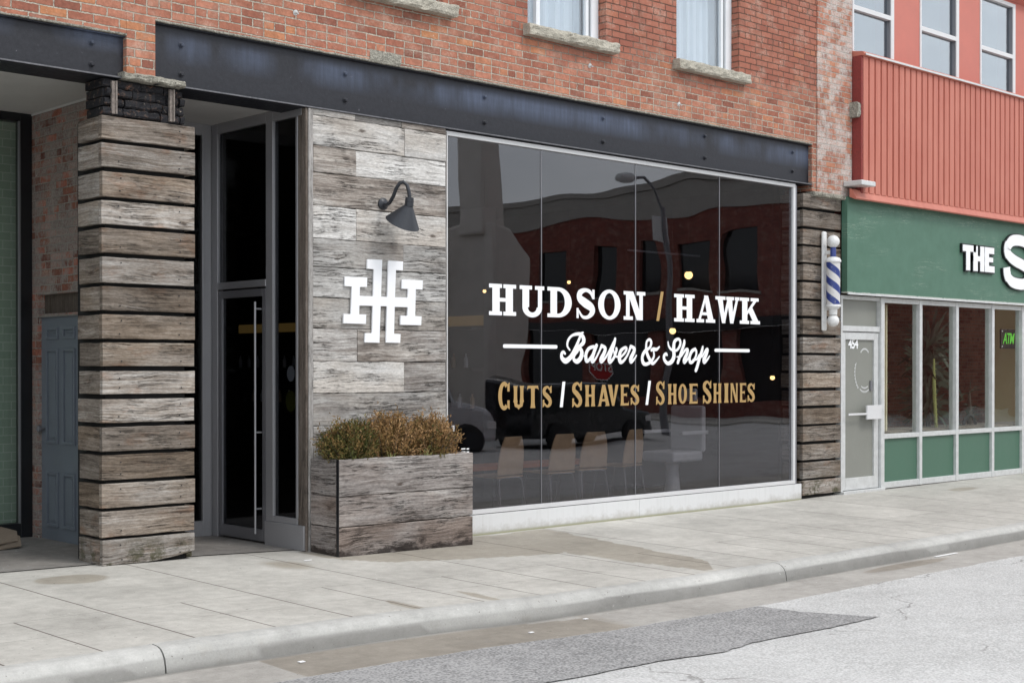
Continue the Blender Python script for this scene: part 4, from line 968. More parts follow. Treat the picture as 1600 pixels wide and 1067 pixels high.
MB().box(6.71, 8.05, 9.125, 9.465, .62, .70).build('soil', 'soil', PLT)
def shrub(cx, cy, z0, rx, ry, h, green, label, seed):
    rg = random.Random(seed); root = thing('shrub', (cx, cy, z0), label, 'shrub', 'shrubs in the timber planter')
    st = MB(); lf = MB()
    for i in range(270):
        a = rg.uniform(0, 2*math.pi); e = rg.random()**.6
        tip = Vector((cx+math.cos(a)*rx*e*rg.uniform(.8, 1.1), cy+math.sin(a)*ry*e*rg.uniform(.8, 1.1), 0))
        hh = h*(1-.48*e**3)*rg.uniform(.70, .98) if e < .93 else h*rg.uniform(.2, .5)
        if i % 14 == 0: hh *= 1.14; tip.x += rg.uniform(-.03, .03)
        tip.z = z0+hh; b = Vector((cx+rg.uniform(-.05, .05), cy+rg.uniform(-.04, .04), z0-.02))
        mid_ = (b+tip)/2+Vector((rg.uniform(-.02, .02), rg.uniform(-.02, .02), -.03*e)); pts = [b, mid_, tip]
        if i % 3 == 0: st.tube(pts, [.005, .0035, .0015], 5)
        tone = rg.gauss(.62 if not green else .40, .16); 
        nl = 60
        for k in range(nl):
            t = .30+.72*k/nl; p = b*(1-t)**2+mid_*2*t*(1-t)+tip*t*t if t <= 1 else tip+Vector((0, 0, .01))
            ax = (tip-b).normalized(); sidev = Vector((rg.gauss(0, 1), rg.gauss(0, 1), rg.gauss(.35, .8))).normalized()
            dd_ = (sidev*.8+ax*.7).normalized(); L = rg.uniform(.012, .042); wdt = rg.uniform(.0035, .0062)
            o_ = p+Vector((rg.gauss(0, .014), rg.gauss(0, .014), rg.gauss(0, .014))); s_ = dd_.cross(Vector((rg.gauss(0, 1), rg.gauss(0, 1), rg.gauss(0, 1)))).normalized()*wdt
            c_ = max(0, min(1, tone+.22*t-.18*(1-t)*1+rg.gauss(0, .10)-(.12 if green else 0)))
            lf.seed((c_, rg.random(), rg.random()))
            lf.poly([o_-s_*.5, o_+dd_*L*.5-s_, o_+dd_*L, o_+dd_*L*.5+s_])
    st.build('stem', 'wood_brown_edge', root); lf.build('foliage', 'juniper', root)
shrub(6.88, 9.24, .68, .33, .19, .40, True, 'low greenish shrub with brown tips at the left end of the planter', 1)
shrub(7.30, 9.26, .68, .40, .20, .45, False, 'widest tallest brown shrub in the middle of the planter', 2)
shrub(7.75, 9.25, .68, .34, .19, .43, False, 'orange brown shrub at the right end of the planter', 3)
def tuft(x, y, z, n, h, label, seed):
    rg = random.Random(seed); mb = MB()
    for i in range(n):
        a = rg.uniform(0, 6.28); r_ = rg.uniform(.3, 1)*h*.8; b = Vector((x+rg.gauss(0, .012), y+rg.gauss(0, .01), z)); t = b+Vector((math.cos(a)*r_, math.sin(a)*r_*.6-.02, h*rg.uniform(.4, 1))); m__ = (b+t)/2+Vector((0, 0, h*.25)); s_ = Vector((.004, 0, 0))
        mb.seed((rg.random(), 0, 0)); mb.poly([b-s_, b+s_, m__+s_*.8, m__-s_*.8]); mb.poly([m__-s_*.8, m__+s_*.8, t])
    mb.build('grass_tuft', 'grass_blade', None, tags=dict(label=label, cat='grass', group='grass tufts in the planter'))
tuft(7.60, 9.13, .70, 16, .14, 'larger green grass tuft between the middle and right shrubs', 4)
tuft(7.22, 9.13, .70, 9, .11, 'small dry grass tuft in front of the middle shrub', 5)
tuft(7.80, 9.12, .70, 7, .09, 'yellowish arching grass blades under the right shrub', 6)

# ============================================================ BARBER POLE
YB = 9.495
t_, b_ = aty(1284, 362, YB), aty(1284, 517, YB); bx = t_.x
BP = thing('barber_pole', (bx, YB, b_.z), 'weathered blue and white striped barber pole on the right slatted pier', 'barber pole')
MB().box(bx-.03, bx+.05, YB-.045, YB-.006, b_.z, t_.z).build('back_plate', 'barber_white', BP, bevel=.02)
cx, cy = bx+.005, YB-.155; zt, zbm = t_.z, b_.z
for z in (zt-.25, zbm+.26): MB().box(bx-.01, cx+.03, cy, YB-.045, z-.02, z+.02).build('bracket', 'barber_white', BP, bevel=.004)
c0, c1 = aty(1297, 408, cy).z, aty(1297, 477, cy).z
MB().ball((cx, cy, aty(1297, 377, cy).z), .074, 24).build('top_globe', 'barber_white', BP, smooth=True)
MB().ball((cx, cy, aty(1298, 501, cy).z), .070, 24).build('bottom_globe', 'barber_white', BP, smooth=True)
zg = aty(1297, 386, cy).z
MB().lathe([(.03, zg-c0-.0), (.034, zg-c0-.03), (.034, .03)], (cx, cy, c0), (0, 0, 1), 20).build('neck', 'pole_blue', BP, smooth=True)
MB().lathe([(.088, -.012), (.092, -.010), (.092, .012), (.086, .018), (.078, .036), (.050, .050), (.036, .052)], (cx, cy, c0), (0, 0, 1), 28).build('top_cap', 'barber_white', BP, smooth=True)
cyl = MB().lathe([(.080, 0), (.080, c0-c1)], (cx, cy, c1), (0, 0, 1), 36).build('striped_cylinder', 'barber_stripes', BP, smooth=True)
cyl.data.transform(__import__('mathutils').Matrix.Translation(-(Vector((cx, cy, c1))-BP.location))); cyl.location = Vector((cx, cy, c1))-BP.location
zl = aty(1298, 492, cy).z
MB().lathe([(.088, .010), (.090, .0), (.090, -.016), (.072, -.022), (.070, -.036), (.050, -.044), (.045, zl-c1)], (cx, cy, c1), (0, 0, 1), 28).build('bottom_cap', 'barber_white', BP, smooth=True)

# ============================================================ THE RED AND GREEN BUILDING
RB = thing('red_building', (19, 9.6, 0), 'salmon red building with ribbed metal panel above a green fascia and glazed shopfront', 'building')
YR = 9.50; X1 = 32
RW = [(14.60, 15.53), (16.15, 17.13), (17.70, 18.69), (19.25, 20.25), (20.85, 21.85)]
grid_wall(MB(), 14.555, X1, 5.2, 9.4, YR, YR+.3, [(a, b, 5.30, 6.60) for a, b in RW]).build('upper_wall', 'salmon_stucco', RB)
for a, b in RW:
    mb = MB(); Y = YR-.012
    for q in ((a, a+.035, 5.30, 6.60), (b-.07, b, 5.30, 6.60), (a+.0352, b-.0702, 5.83, 5.885), (a+.0352, b-.0702, 6.55, 6.60), (a+.0352, b-.0702, 5.30, 5.33)): mb.box(q[0], q[1], Y, Y+.09, q[2], q[3])
    f = mb.build('window', 'frame_white', RB)
    MB().box(b-.085, b-.0705, Y+.01, Y+.08, 5.33, 6.55).build('window_track', 'aluminium_dark', f)
    MB().box(a+.03, b-.08, Y+.05, Y+.056, 5.32, 6.56).build('pane', 'glass_red_upper', f)
    MB().box(a+.0, b, Y+.28, Y+.29, 5.3, 6.6).build('blind', 'concrete_grey', f)
mb = MB(); mb.prism([(17.9, YR-.003, 6.63), (17.9, YR-.10, 6.66), (17.9, YR-.10, 6.80), (17.9, YR-.003, 6.86)], (X1-17.9, 0, 0))
for i in range(60): mb.box(18.0+i*.16, 18.06+i*.16, YR-.05, YR-.004, 6.87, 7.0)
mb.build('cornice', 'salmon_stucco', RB)
# ribbed metal panel, its dark side and its cap
XL = 14.60; YX = 9.34
mb = MB(); mb.box(XL, X1, YX+.03, YX+.05, 3.60, 5.235)
x = XL
while x < X1:
    mb.prism([(x+.003, YX+.0295, 3.60), (x+.012, YX, 3.60), (x+.110, YX, 3.60), (x+.119, YX+.0295, 3.60)], (0, 0, 1.635)); x += .135
mb.build('ribbed_panel', 'salmon_metal', RB)
MB().box(14.565, 14.598, YX+.002, 9.50, 3.58, 5.24).build('panel_side', 'salmon_dark', RB)
mb = MB(); mb.prism([(XL-.03, YX-.02, 5.236), (XL-.03, YX-.035, 5.26), (XL-.03, YX-.02, 5.285), (XL-.03, 9.499, 5.315), (XL-.03, 9.499, 5.237)], (X1-XL, 0, 0)); mb.build('panel_cap', 'salmon_metal', RB, bevel=.004)
MB().box(XL+.0, X1, YX-.039, YX-.0355, 5.245, 5.268).build('cap_edge', 'trim_grey', RB)
mb = MB(); mb.prism([(14.40, 9.40, 3.535), (14.40, 9.32, 3.50), (14.40, 9.30, 3.515), (14.40, 9.36, 3.62), (14.40, 9.40, 3.64)], (X1-14.4, 0, 0)); mb.build('lower_flashing', 'salmon_metal', RB, bevel=.004)
MB().box(14.36, 14.66, 9.20, 9.46, 3.66, 3.72).build('flashing_end_block', 'trim_grey', RB, bevel=.01)
MB().box(14.39, X1, 9.42, 9.50, 2.395, 3.54).build('fascia', 'green_fascia', RB)
MB().box(14.39, X1, 9.405, 9.4195, 2.375, 2.40).build('drip_strip', 'trim_grey', RB)
# shopfront
def shopfront():
    mb = MB(); Y = YR; o = 15.235
    mb.box(o-.0, o+.075, Y-.02, Y+.09, .0, 2.37)
    for px in (1437, 1494, 1550, 1597): 
        x = aty(px, 560, Y).x; mb.box(x-.03, x+.035, Y-.02, Y+.09, .0, 2.37)
    for x in frange(20.0, X1, 1.0): mb.box(x-.03, x+.035, Y-.02, Y+.09, .0, 2.37)
    mb.box(o+.0752, X1, Y-.015, Y+.08, .615, .672); mb.box(o+.0752, X1, Y-.012, Y+.08, .0, .075); mb.box(o+.0752, X1, Y-.010, Y+.08, 2.31, 2.37)
    return mb.build('shopfront_frame', 'trim_grey', RB, bevel=.004)
sf = shopfront()
MB().box(15.3, X1, YR+.02, YR+.035, .07, .62).build('green_panels', 'green_panel', sf)
MB().box(15.3, X1, YR+.03, YR+.036, .67, 2.32).build('pane', 'glass_red_shop', sf)
o = MB(); o.box(14.385, 14.42, YR, YR+.08, 0, 2.37); o.box(14.42, 15.234, YR, YR+.08, 2.325, 2.37); o.box(14.42, 15.234, YR, YR+.08, 1.94, 2.005); o.box(14.385, 15.30, YR-.04, YR+.3, -.06, .012)
o.build('door_frame', 'trim_grey', sf, bevel=.003)
MB().box(14.42, 15.23, YR+.05, YR+.056, 2.005, 2.325).build('transom_pane', 'door_film', sf)
mb = MB(); mb.box(14.43, 14.50, YR+.015, YR+.06, .02, 1.93); mb.box(15.13, 15.225, YR+.015, YR+.06, .02, 1.93); mb.box(14.502, 15.128, YR+.015, YR+.06, 1.84, 1.93); mb.box(14.502, 15.128, YR+.015, YR+.06, .02, .165)
sd_ = mb.build('shop_door', 'trim_grey', RB, bevel=.003)
MB().box(14.49, 15.14, YR+.04, YR+.046, .16, 1.845).build('pane', 'door_film', sd_)
MB().box(14.47, 15.10, YR-.055, YR-.04, .925, .95).box(14.86, 15.18, YR-.06, YR-.036, .87, 1.04).box(15.15, 15.175, YR-.05, YR+.016, .90, 1.0).build('push_bar', 'frame_white', sd_, bevel=.003)
MB().box(15.06, 15.10, YR+.022, YR+.038, 1.22, 1.34).build('lock', 'aluminium_dark', sd_)
def ring_mark(mb, cx, cz, r0, r1, a0, a1, y):
    n = 16
    for i in range(n):
        t, u = R(a0+(a1-a0)*i/n), R(a0+(a1-a0)*(i+1)/n); k = 1+.05*(i % 2)
        mb.poly([(cx+r0*k*math.cos(t), y, cz+r0*1.15*k*math.sin(t)), (cx+r0*k*math.cos(u), y, cz+r0*1.15*k*math.sin(u)), (cx+r1*math.cos(u), y, cz+r1*1.15*math.sin(u)), (cx+r1*math.cos(t), y, cz+r1*1.15*math.sin(t))])
mb = MB(); ring_mark(mb, 14.95, 1.44, .215, .205, 150, 230, YR+.038); ring_mark(mb, 14.95, 1.42, .19, .18, 235, 300, YR+.0378); ring_mark(mb, 14.95, 1.42, .15, .14, 240, 300, YR+.0376); ring_mark(mb, 14.95, 1.6, .12, .105, 40, 140, YR+.0374)
mb.build('faded_decal', 'trim_grey', sd_)
def text(body, size, depth, name, mat, parent, loc, xscale=1, bold=0., rot=(math.pi/2, 0, 0), shear=0, space=1):
    cu = bpy.data.curves.new(name, 'FONT'); cu.body = body; cu.size = size; cu.extrude = depth; cu.offset = bold; cu.shear = shear; cu.space_character = space
    tmp = bpy.data.objects.new(name, cu); scene.collection.objects.link(tmp); bpy.context.view_layer.update()
    me = bpy.data.meshes.new_from_object(tmp.evaluated_get(bpy.context.evaluated_depsgraph_get())); bpy.data.objects.remove(tmp)
    o = bpy.data.objects.new(name, me); scene.collection.objects.link(o); me.materials.clear(); me.materials.append(M[mat])
    org = Vector((0, 0, 0)); q = parent
    while q: org = org+q.location; q = q.parent
    o.parent = parent; o.location = Vector(loc)-org; o.rotation_euler = rot; o.scale = (xscale, 1, 1); return o
p = aty(1326, 544, YR+.03); text('454', .16, .001, 'house_number', 'vinyl_white', sd_, (p.x, YR+.034, p.z), .95, .004, space=.9)
# fascia letters: THE S..., white faces on black returns
LS = thing('fascia_letters', (18.4, 9.42, 2.75), 'raised white letters with black sides reading THE S on the green fascia', 'sign')
def block_letter(segs, name):
    MB_ = MB(); b2 = MB()
    for k, (x0, x1, z0, z1) in enumerate(segs):
        d = k*.0004
        MB_.box(x0, x1, 9.380-d, 9.386, z0, z1); b2.box(x0-.014, x1+.014, 9.3865+d, 9.42, z0-.018, z1+.016)
    f = MB_.build('letter_face', 'vinyl_white', LS); b2.build('letter_return', 'black_frame', LS); return f
def lx(a): return aty(1490+a/5.336, 400, 9.36).x
def lz(b, a): return aty(1490+a/5.336, 360+b/5.336, 9.36).z
zt_, zb_ = (lz(118, 90)+lz(145, 340))/2, (lz(332, 120)+lz(352, 350))/2; H_ = zt_-zb_
T0, T1 = lx(90), lx(200); block_letter([(T0, T1, zt_-.085, zt_), ((lx(118)), lx(150), zb_, zt_)], 'T')
a0, a1 = lx(178), lx(268); block_letter([(a0, a0+.115, zb_, zt_), (lx(235), a1, zb_, zt_), (a0, a1, zb_+H_*.40, zb_+H_*.60)], 'H')
a0, a1 = lx(272), lx(350); block_letter([(a0, a0+.115, zb_, zt_), (a0, a1, zt_-.085, zt_), (a0, a1-.03, zb_+H_*.41, zb_+H_*.60), (a0, a1+.01, zb_, zb_+.085)], 'E')
# the big S as one swept ribbon, given thickness
def big_S():
    x0, x1 = lx(432), lx(432)+.86; zt2, zb2 = lz(48, 500), lz(470, 520); W, H = x1-x0, zt2-zb2
    sp = [(.93, .66), (.90, .80), (.74, .90), (.5, .935), (.26, .90), (.12, .76), (.16, .62), (.36, .52), (.62, .45), (.84, .36), (.88, .20), (.72, .08), (.5, .062), (.26, .10), (.12, .22), (.09, .37)]
    Q = []; n = len(sp)
    for i in range(n-1):
        p0, p1, p2, p3 = sp[max(i-1, 0)], sp[i], sp[i+1], sp[min(i+2, n-1)]
        for j in range(5):
            t = j/5; Q.append(tuple(.5*((2*b)+(-a+c)*t+(2*a-5*b+4*c-d)*t*t+(-a+3*b-3*c+d)*t**3) for a, b, c, d in zip(p0, p1, p2, p3)))
    Q.append(sp[-1]); Q = [(x0+u*W, zb2+v*H) for u, v in Q]
    for wd, ya, yb, mat, nm in ((.185, 9.378, 9.386, 'vinyl_white', 'letter_face'), (.22, 9.3865, 9.42, 'black_frame', 'letter_return')):
        Lf, Rg = [], []
        for i, (x, z) in enumerate(Q):
            a, b = Q[max(i-1, 0)], Q[min(i+1, len(Q)-1)]; dx, dz = b[0]-a[0], b[1]-a[1]; l = math.hypot(dx, dz)
            wx = wd*(1.0 if abs(dz) > abs(dx) else .82)
            Lf.append((x-dz/l*wx/2, z+dx/l*wx/2)); Rg.append((x+dz/l*wx/2, z-dx/l*wx/2))
        mb = MB(); n = len(Q)
        for y in (ya, yb):
            for i in range(n-1): mb.poly([(Lf[i][0], y, Lf[i][1]), (Lf[i+1][0], y, Lf[i+1][1]), (Rg[i+1][0], y, Rg[i+1][1]), (Rg[i][0], y, Rg[i][1])])
        for A in (Lf, Rg):
            for i in range(n-1): mb.poly([(A[i][0], ya, A[i][1]), (A[i+1][0], ya, A[i+1][1]), (A[i+1][0], yb, A[i+1][1]), (A[i][0], yb, A[i][1])])
        for i in (0, n-1): mb.poly([(Lf[i][0], ya, Lf[i][1]), (Rg[i][0], ya, Rg[i][1]), (Rg[i][0], yb, Rg[i][1]), (Lf[i][0], yb, Lf[i][1])])
        mb.build(nm, mat, LS)
big_S()
# building body, roof, shop room
mb = MB(); mb.box(14.56, 14.9, 9.81, 24, 3.55, 9.4); mb.box(X1-.3, X1, 9.81, 24, -.3, 9.4); mb.box(14.56, X1, 23.8, 24, -.3, 9.4); mb.box(14.56, X1, 9.4, 24.2, 9.41, 9.6); mb.build('rear_walls', 'salmon_stucco', RB)
MB().box(14.6, X1-.3, 9.55, 14.5, 2.75, 2.8).build('shop_ceiling', 'soffit_paint', RB)
MB().box(14.3, X1-.3, 9.55, 14.5, -.12, -.07).build('shop_floor', 'concrete_grey', RB)
MB().box(14.3, X1-.3, 14.2, 14.3, -.1, 2.75).build('shop_back_wall', 'brick_shop_inside', RB)
MB().box(15.245, 15.30, 9.60, 14.2, -.1, 2.75).build('shop_side_wall', 'brick_shop_inside', RB)
MB().box(22.5, 26, 11.8, 11.9, -.1, 2.75).build('tan_partition', 'tan_wall', RB)
MB().box(14.30, 15.24, 10.4, 10.45, -.1, 2.75).build('door_lobby_wall', 'curtain', RB)
mb = MB()
for i in range(10): x = 15.36+i*.026; mb.box(x, x+.018, 9.62+.01*(i % 2), 9.64+.01*(i % 2), .70, 2.30)
mb.build('window_curtain', 'curtain', None, tags=dict(label='narrow cream curtain hanging inside the first shop pane right of door 454', cat='curtain'))
MB().box(15.42, 19.8, 9.62, 10.15, .05, .62).build('display_ledge', 'tan_wall', RB)
mb = MB(); rough_block(mb, 15.43, 19.7, 9.63, 10.14, .625, .70, .02, .05); mb.build('gravel_bed', 'gravel_bed', None, tags=dict(label='reddish gravel bed along the foot of the shop windows of the green front', cat='gravel', kind='stuff'))
def yucca(cx, cy, cz, n, L, label, seed, wd=.042):
    rg = random.Random(seed); root = thing('yucca_plant', (cx, cy, cz), label, 'plant', 'plants in the shop window'); mb = MB()
    hubs = [(0, 0, .25*L), (.1, .05, .6*L), (-.12, .02, .8*L), (.02, 0, 1.05*L)]
    for i in range(n):
        h = hubs[i % 4]; a = rg.uniform(0, 6.28); el = rg.uniform(-.35, 1.2); l = L*rg.uniform(.45, .8); b = Vector((cx+h[0], cy+h[1], cz+h[2]))
        d = Vector((math.cos(a)*math.cos(el), .45*math.sin(a)*math.cos(el), math.sin(el))); s_ = d.cross(Vector((0, 1, .2))).normalized()*wd*rg.uniform(.6, 1.1)
        m1 = b+d*l*.5; t = b+d*l+Vector((0, 0, -l*.15)); mb.seed((rg.random(), 0, 0)); mb.poly([b-s_*.4, b+s_*.4, m1+s_, m1-s_]); mb.poly([m1-s_, m1+s_, t])
    mb.build('leaves', 'leaf_dark', root)
    MB().tube([(cx, cy, cz-.04), (cx+.02, cy, cz+.5*L), (cx, cy, cz+1.05*L)], [.035, .03, .02], 8).build('trunk', 'wood_brown_edge', root)
yucca(17.25, 10.0, .68, 230, 1.05, 'tall dark yucca with radiating leaves behind the second pane', 11)
yucca(15.95, 10.05, .68, 50, .6, 'thin wispy spiky plant behind the first brick backed pane', 12, .012)
yucca(18.35, 10.0, .68, 30, .45, 'low spiky plant beside the black hoop behind the third pane', 13, .014)
cc = thing('cactus', (aty(1461, 640, 9.8).x, 9.8, .68), 'slender pale yellow cactus stem standing in the gravel behind the second pane', 'plant')
X = cc.location.x; mb = MB(); pts = [(X+.03, 9.8, .66), (X-.0, 9.8, .95), (X-.03, 9.8, 1.3), (X-.03, 9.8, 1.62)]; mb.tube(pts, [.022, .024, .024, .012], 8)
for i in range(26):
    z = .7+i*.034; mb.lathe([(.001, 0), (.008, .004), (.001, .018)], (X+.03-.06*min(1, (z-.66)/.7)+(.022 if i % 2 else -.022), 9.79, z), (1 if i % 2 else -1, -.3, .2), 5)
mb.build('stem', 'cactus_skin', cc)
hoop = MB(); hx = aty(1515, 665, 9.9).x
hoop.tube([(hx+.17*math.cos(R(t)), 9.9, .66+.17*math.sin(R(t))) for t in range(0, 181, 15)], .022, 8); hoop.build('black_hoop', 'rubber', None, tags=dict(label='black rubber hoop half sunk in the gravel behind the third pane', cat='hoop'))
at_ = thing('atm_sign', (aty(1576, 530, 9.6).x, 9.6, 1.65), 'black plate with glowing green ATM letters hanging in the last visible shop pane', 'sign')
p0, p1 = aty(1563, 514, 9.6), aty(1590, 545, 9.6)
MB().box(p0.x, p1.x, 9.59, 9.612, p1.z, p0.z).build('plate', 'black_frame', at_, bevel=.004)
text('ATM', .215, .001, 'letters', 'atm_green', at_, (p0.x+.05, 9.586, p1.z+.07), .78, .003, shear=.25, space=.85)
for a_ in (.03, p1.x-p0.x-.03):
    for b_2 in (.03, p0.z-p1.z-.03): MB().lathe([(.012, 0), (.012, .004)], (p0.x+a_, 9.589, p1.z+b_2), (0, -1, 0), 8).build('screw', 'trim_grey', at_)

# ============================================================ INSIDE THE BARBER SHOP
def chair():
    r_ = thing('cafe_chair', (0, 0, 0), 'x', 'chair', 'row of chairs inside the shop window')
    mb = MB(); n = 8
    for i in range(n):
        t = i/n; u = (i+1)/n; w0 = .19*(1-.35*t**3); w1 = .19*(1-.35*u**3); z0, z1 = .48+.38*t, .48+.38*u; y0, y1 = -.18-.05*t, -.18-.05*u
        mb.prism([(-w0, y0, z0), (w0, y0, z0), (w1, y1, z1), (-w1, y1, z1)], (0, .012, 0))
    mb.build('backrest', 'wood_light', r_)
    MB().box(-.2, .2, -.18, .2, .45, .465).build('seat', 'wood_light', r_, bevel=.004)
    for s_ in (-1, 1): MB().tube([(s_*.20, -.24, .0), (s_*.17, -.18, .43), (s_*.12, -.17, .447), (-s_*.0, -.17, .448)], .010, 6).build('leg', 'steel_chrome', r_)
    for s_ in (-1, 1): MB().tube([(s_*.20, .24, .0), (s_*.17, .18, .43), (s_*.12, .17, .447), (0, .17, .448)], .010, 6).build('leg', 'steel_chrome', r_)
    return r_
CH = [(9.55, 10.35, .1, 'pale wooden chair nearest the planter inside the shop window'), (10.35, 10.40, 0, 'pale wooden chair under the word SHAVES inside the shop window'), (10.95, 10.5, -.1, 'third pale wooden chair from the left inside the shop window'), (11.65, 10.6, .15, 'pale wooden chair just left of the white barber chair')]
c0_ = chair()
for i, (x, y, rz, lab) in enumerate(CH):
    c = c0_ if i == 0 else copy_tree(c0_); c.location = (x, y, -.045); c.rotation_euler.z = rz; c['label'] = lab
bc = thing('barber_chair', (12.75, 10.75, -.045), 'white barber chair with curved backrest and round pedestal inside the shop', 'barber chair'); bx, by = 12.75, 10.75
MB().lathe([(.30, 0), (.29, .03), (.10, .06), (.07, .35), (.09, .42)], (bx, by, -.045), (0, 0, 1), 24).build('pedestal', 'barber_white', bc, smooth=True)
MB().box(bx-.27, bx+.27, by-.25, by+.25, .40, .52).build('seat', 'barber_white', bc, bevel=.03)
MB().box(bx+.25, bx+.33, by-.25, by+.25, .50, 1.05).build('backrest', 'barber_white', bc, bevel=.03)
MB().box(bx+.27, bx+.33, by-.12, by+.12, 1.10, 1.25).build('headrest', 'barber_white', bc, bevel=.02)
for s_ in (-.29, .29): MB().box(bx-.2, bx+.28, by+s_-.03, by+s_+.03, .72, .76).build('armrest', 'barber_white', bc, bevel=.01)
MB().box(bx-.55, bx-.35, by-.18, by+.18, .12, .15).build('footrest', 'steel_chrome', bc, bevel=.01)
mb = MB(); mb.box(9.3, 11.8, 11.1, 11.5, .40, .44); b_ = mb.build('bench_top', 'orange_plastic', None, tags=dict(label='low orange bench behind the row of pale chairs inside the shop', cat='bench'))
for x in (9.5, 11.6): MB().box(x-.03, x+.03, 11.15, 11.45, -.045, .399).build('leg', 'steel_chrome', b_)
# back-lit shelf wall
sh = thing('bottle_shelf', (11.1, 14.7, 0), 'dark wooden shelf unit with warm glowing strips deep inside the shop', 'shelf')
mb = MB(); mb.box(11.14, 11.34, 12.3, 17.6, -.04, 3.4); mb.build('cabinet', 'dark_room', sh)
for z in (1.02, 1.5, 1.98): MB().box(10.95, 11.139, 12.3, 17.6, z-.03, z).build('shelf', 'dark_room', sh)
MB().box(11.120, 11.138, 12.3, 17.6, 2.0, 2.12).build('glow_strip', 'glow_shelf', sh)
for i in range(46):
    y = 12.4+i*.112; z = (1.02, 1.5)[i % 2]; mb = MB().lathe([(.025, 0), (.025, .11), (.010, .14), (.010, .17)], (11.05, y, z), (0, 0, 1), 8)
    mb.build('bottle', rnd.choice(['paper', 'wood_light', 'aluminium', 'lamp_iron']), None, tags=dict(label='small bottle standing on the dark shelves inside the shop', cat='bottle', group='bottles on the shop shelves'))
# lights: one track spot and hanging bulbs
def pend(px, py, Y, s, label):
    p = aty(px, py, Y); r_ = thing('pendant_lamp', (p.x, p.y, 3.6), label, 'ceiling lamp', 'ceiling lamps inside the shop')
    MB().tube([(p.x, p.y, 3.6), (p.x, p.y, p.z+s)], .006, 6).build('cord', 'black_frame', r_)
    MB().ball(p, s, 16).build('bulb', 'bulb_warm', r_, smooth=True)
    MB().lathe([(s*.5, 0), (s*1.25, -s*.55), (s*1.2, -s*.55), (s*.45, .004)], p+Vector((0, 0, s*1.3)), (0, 0, 1), 16).build('shade', 'black_frame', r_, smooth=True)
pend(1076, 430, 10.95, .050, 'brightest ceiling spot, seen in the glass above HAWK')
pend(1051, 517, 11.2, .040, 'warm hanging lamp seen between HUDSON / HAWK and the word Shop')
pend(1207, 590, 9.75, .028, 'small warm lamp near the right end of the shop window')
pend(889, 441, 13, .024, 'dim lamp glimmering above the letter D of HUDSON'); pend(757, 455, 11.5, .020, 'dim lamp glimmering left of the first H of HUDSON')
MB().box(12.2, 13.5, 10.94, 10.97, 2.86, 2.88).build('light_track', 'aluminium', None, tags=dict(label='thin metal lighting track hanging across the shop above HAWK', cat='light track'))
for (py, z, c, lab) in ((575, 1.45, 'paper', 'pale oval sticker on the glass beside the entrance door'), (612, 1.22, 'sticker_glow', 'round dark and yellow sticker on the glass beside the entrance door')):
    mb = MB(); cy = 9.76; r0 = .055 if c == 'paper' else .075
    mb.prism([(XE+.040, cy+r0*math.cos(t*math.pi/12), z+r0*1.2*math.sin(t*math.pi/12)) for t in range(24)], (.002, 0, 0)); mb.build('sticker', c, None, tags=dict(label=lab, cat='sticker'))

# ============================================================ SMALL THINGS ON THE GROUND
p = atg(10, 857); mb = MB()
X0, Y0, Z0 = p.x, p.y, gz(p.x, 9.5)+.012
for k, (o1, hgt) in enumerate(((0, .0), (.06, .035))):
    mb.prism([(X0-.34, Y0-.05+o1, Z0+hgt), (X0-.12, Y0-.14+o1, Z0+hgt), (X0+.08, Y0-.10+o1, Z0+.01+hgt), (X0+.13, Y0+.04+o1, Z0+.07+hgt), (X0+.05, Y0+.16+o1, Z0+.10+hgt), (X0-.1, Y0+.12+o1, Z0+.05+hgt), (X0-.3, Y0+.2+o1, Z0+.03+hgt)], (0, 0, .008))
mb.build('cardboard_scrap', 'cardboard', None, tags=dict(label='torn brown cardboard lying in the left doorway recess', cat='cardboard'))
for (px, py, w_, d_, off, lab) in ((481, 876, .10, .02, 0, 'small white paper strip on the pavement in front of the entrance'), (1478, 867, .55, .035, -.13, 'long white strip lying in the gutter at the right'), (915, 967, .05, .03, -.13, 'white paper scrap in the gutter under the shop window'), (830, 988, .05, .03, -.13, 'pale crumb of paper in the wet gutter'), (471, 1034, .05, .04, -.13, 'white cigarette end in the wet gutter at the left')):
    q = atg(px, py, off); z = (gz(q.x, q.y) if off == 0 else stz(q.x)-.012*(6.68-q.y)/.5)+.004
    MB().box(q.x-w_*.35, q.x+w_*.35, q.y-d_*.35, q.y+d_*.35, z, z+.004).build('paper_scrap', 'paper', None, tags=dict(label=lab, cat='litter'))

# ============================================================ ACROSS THE STREET (seen in the glass)
def vx(px, py, X): return mir(atx(px, py, X))       # point on the plane x = X, through the mirror of the shop glass
def vy(px, py, Yreal): return mir(aty(px, py, 2*YM-Yreal))
def vd(px, py, d): r_ = ray(px, py); return mir(CAM+r_*(d/FOC))
AB = thing('brick_building', (44, -20, 0), 'dark red two storey building mirrored in the shop glass behind the lamp post', 'building')
XA = 37.0; holes = []
for a, c, t, b in ((847, 888, 393, 468), (926, 957, 388, 463), (997, 1025, 378, 458), (1062, 1114, 372, 455), (1128, 1184, 362, 452)):
    p, q = vx(a, (t+b)/2, XA), vx(c, (t+b)/2, XA); holes.append((min(p.y, q.y), max(p.y, q.y), vx((a+c)/2, b, XA).z, vx((a+c)/2, t, XA).z))
ya, yb = -46, -6.3
mb = MB(); grid_wall(mb, ya, yb, 3.1, 7.7, XA, XA+.4, holes, swap=True); mb.box(XA, 50, yb, yb+.3, -.3, 7.7); mb.box(XA+.4, 50, ya, yb-.01, 7.5, 7.6)
mb.build('wall', 'brick_across', AB)
mb = MB(); mb.box(XA-.10, XA+.42, ya, yb+.35, 7.71, 7.95); mb.box(XA-.04, XA-.001, ya, yb+.3, 6.75, 7.7); mb.build('parapet', 'concrete_grey', AB)
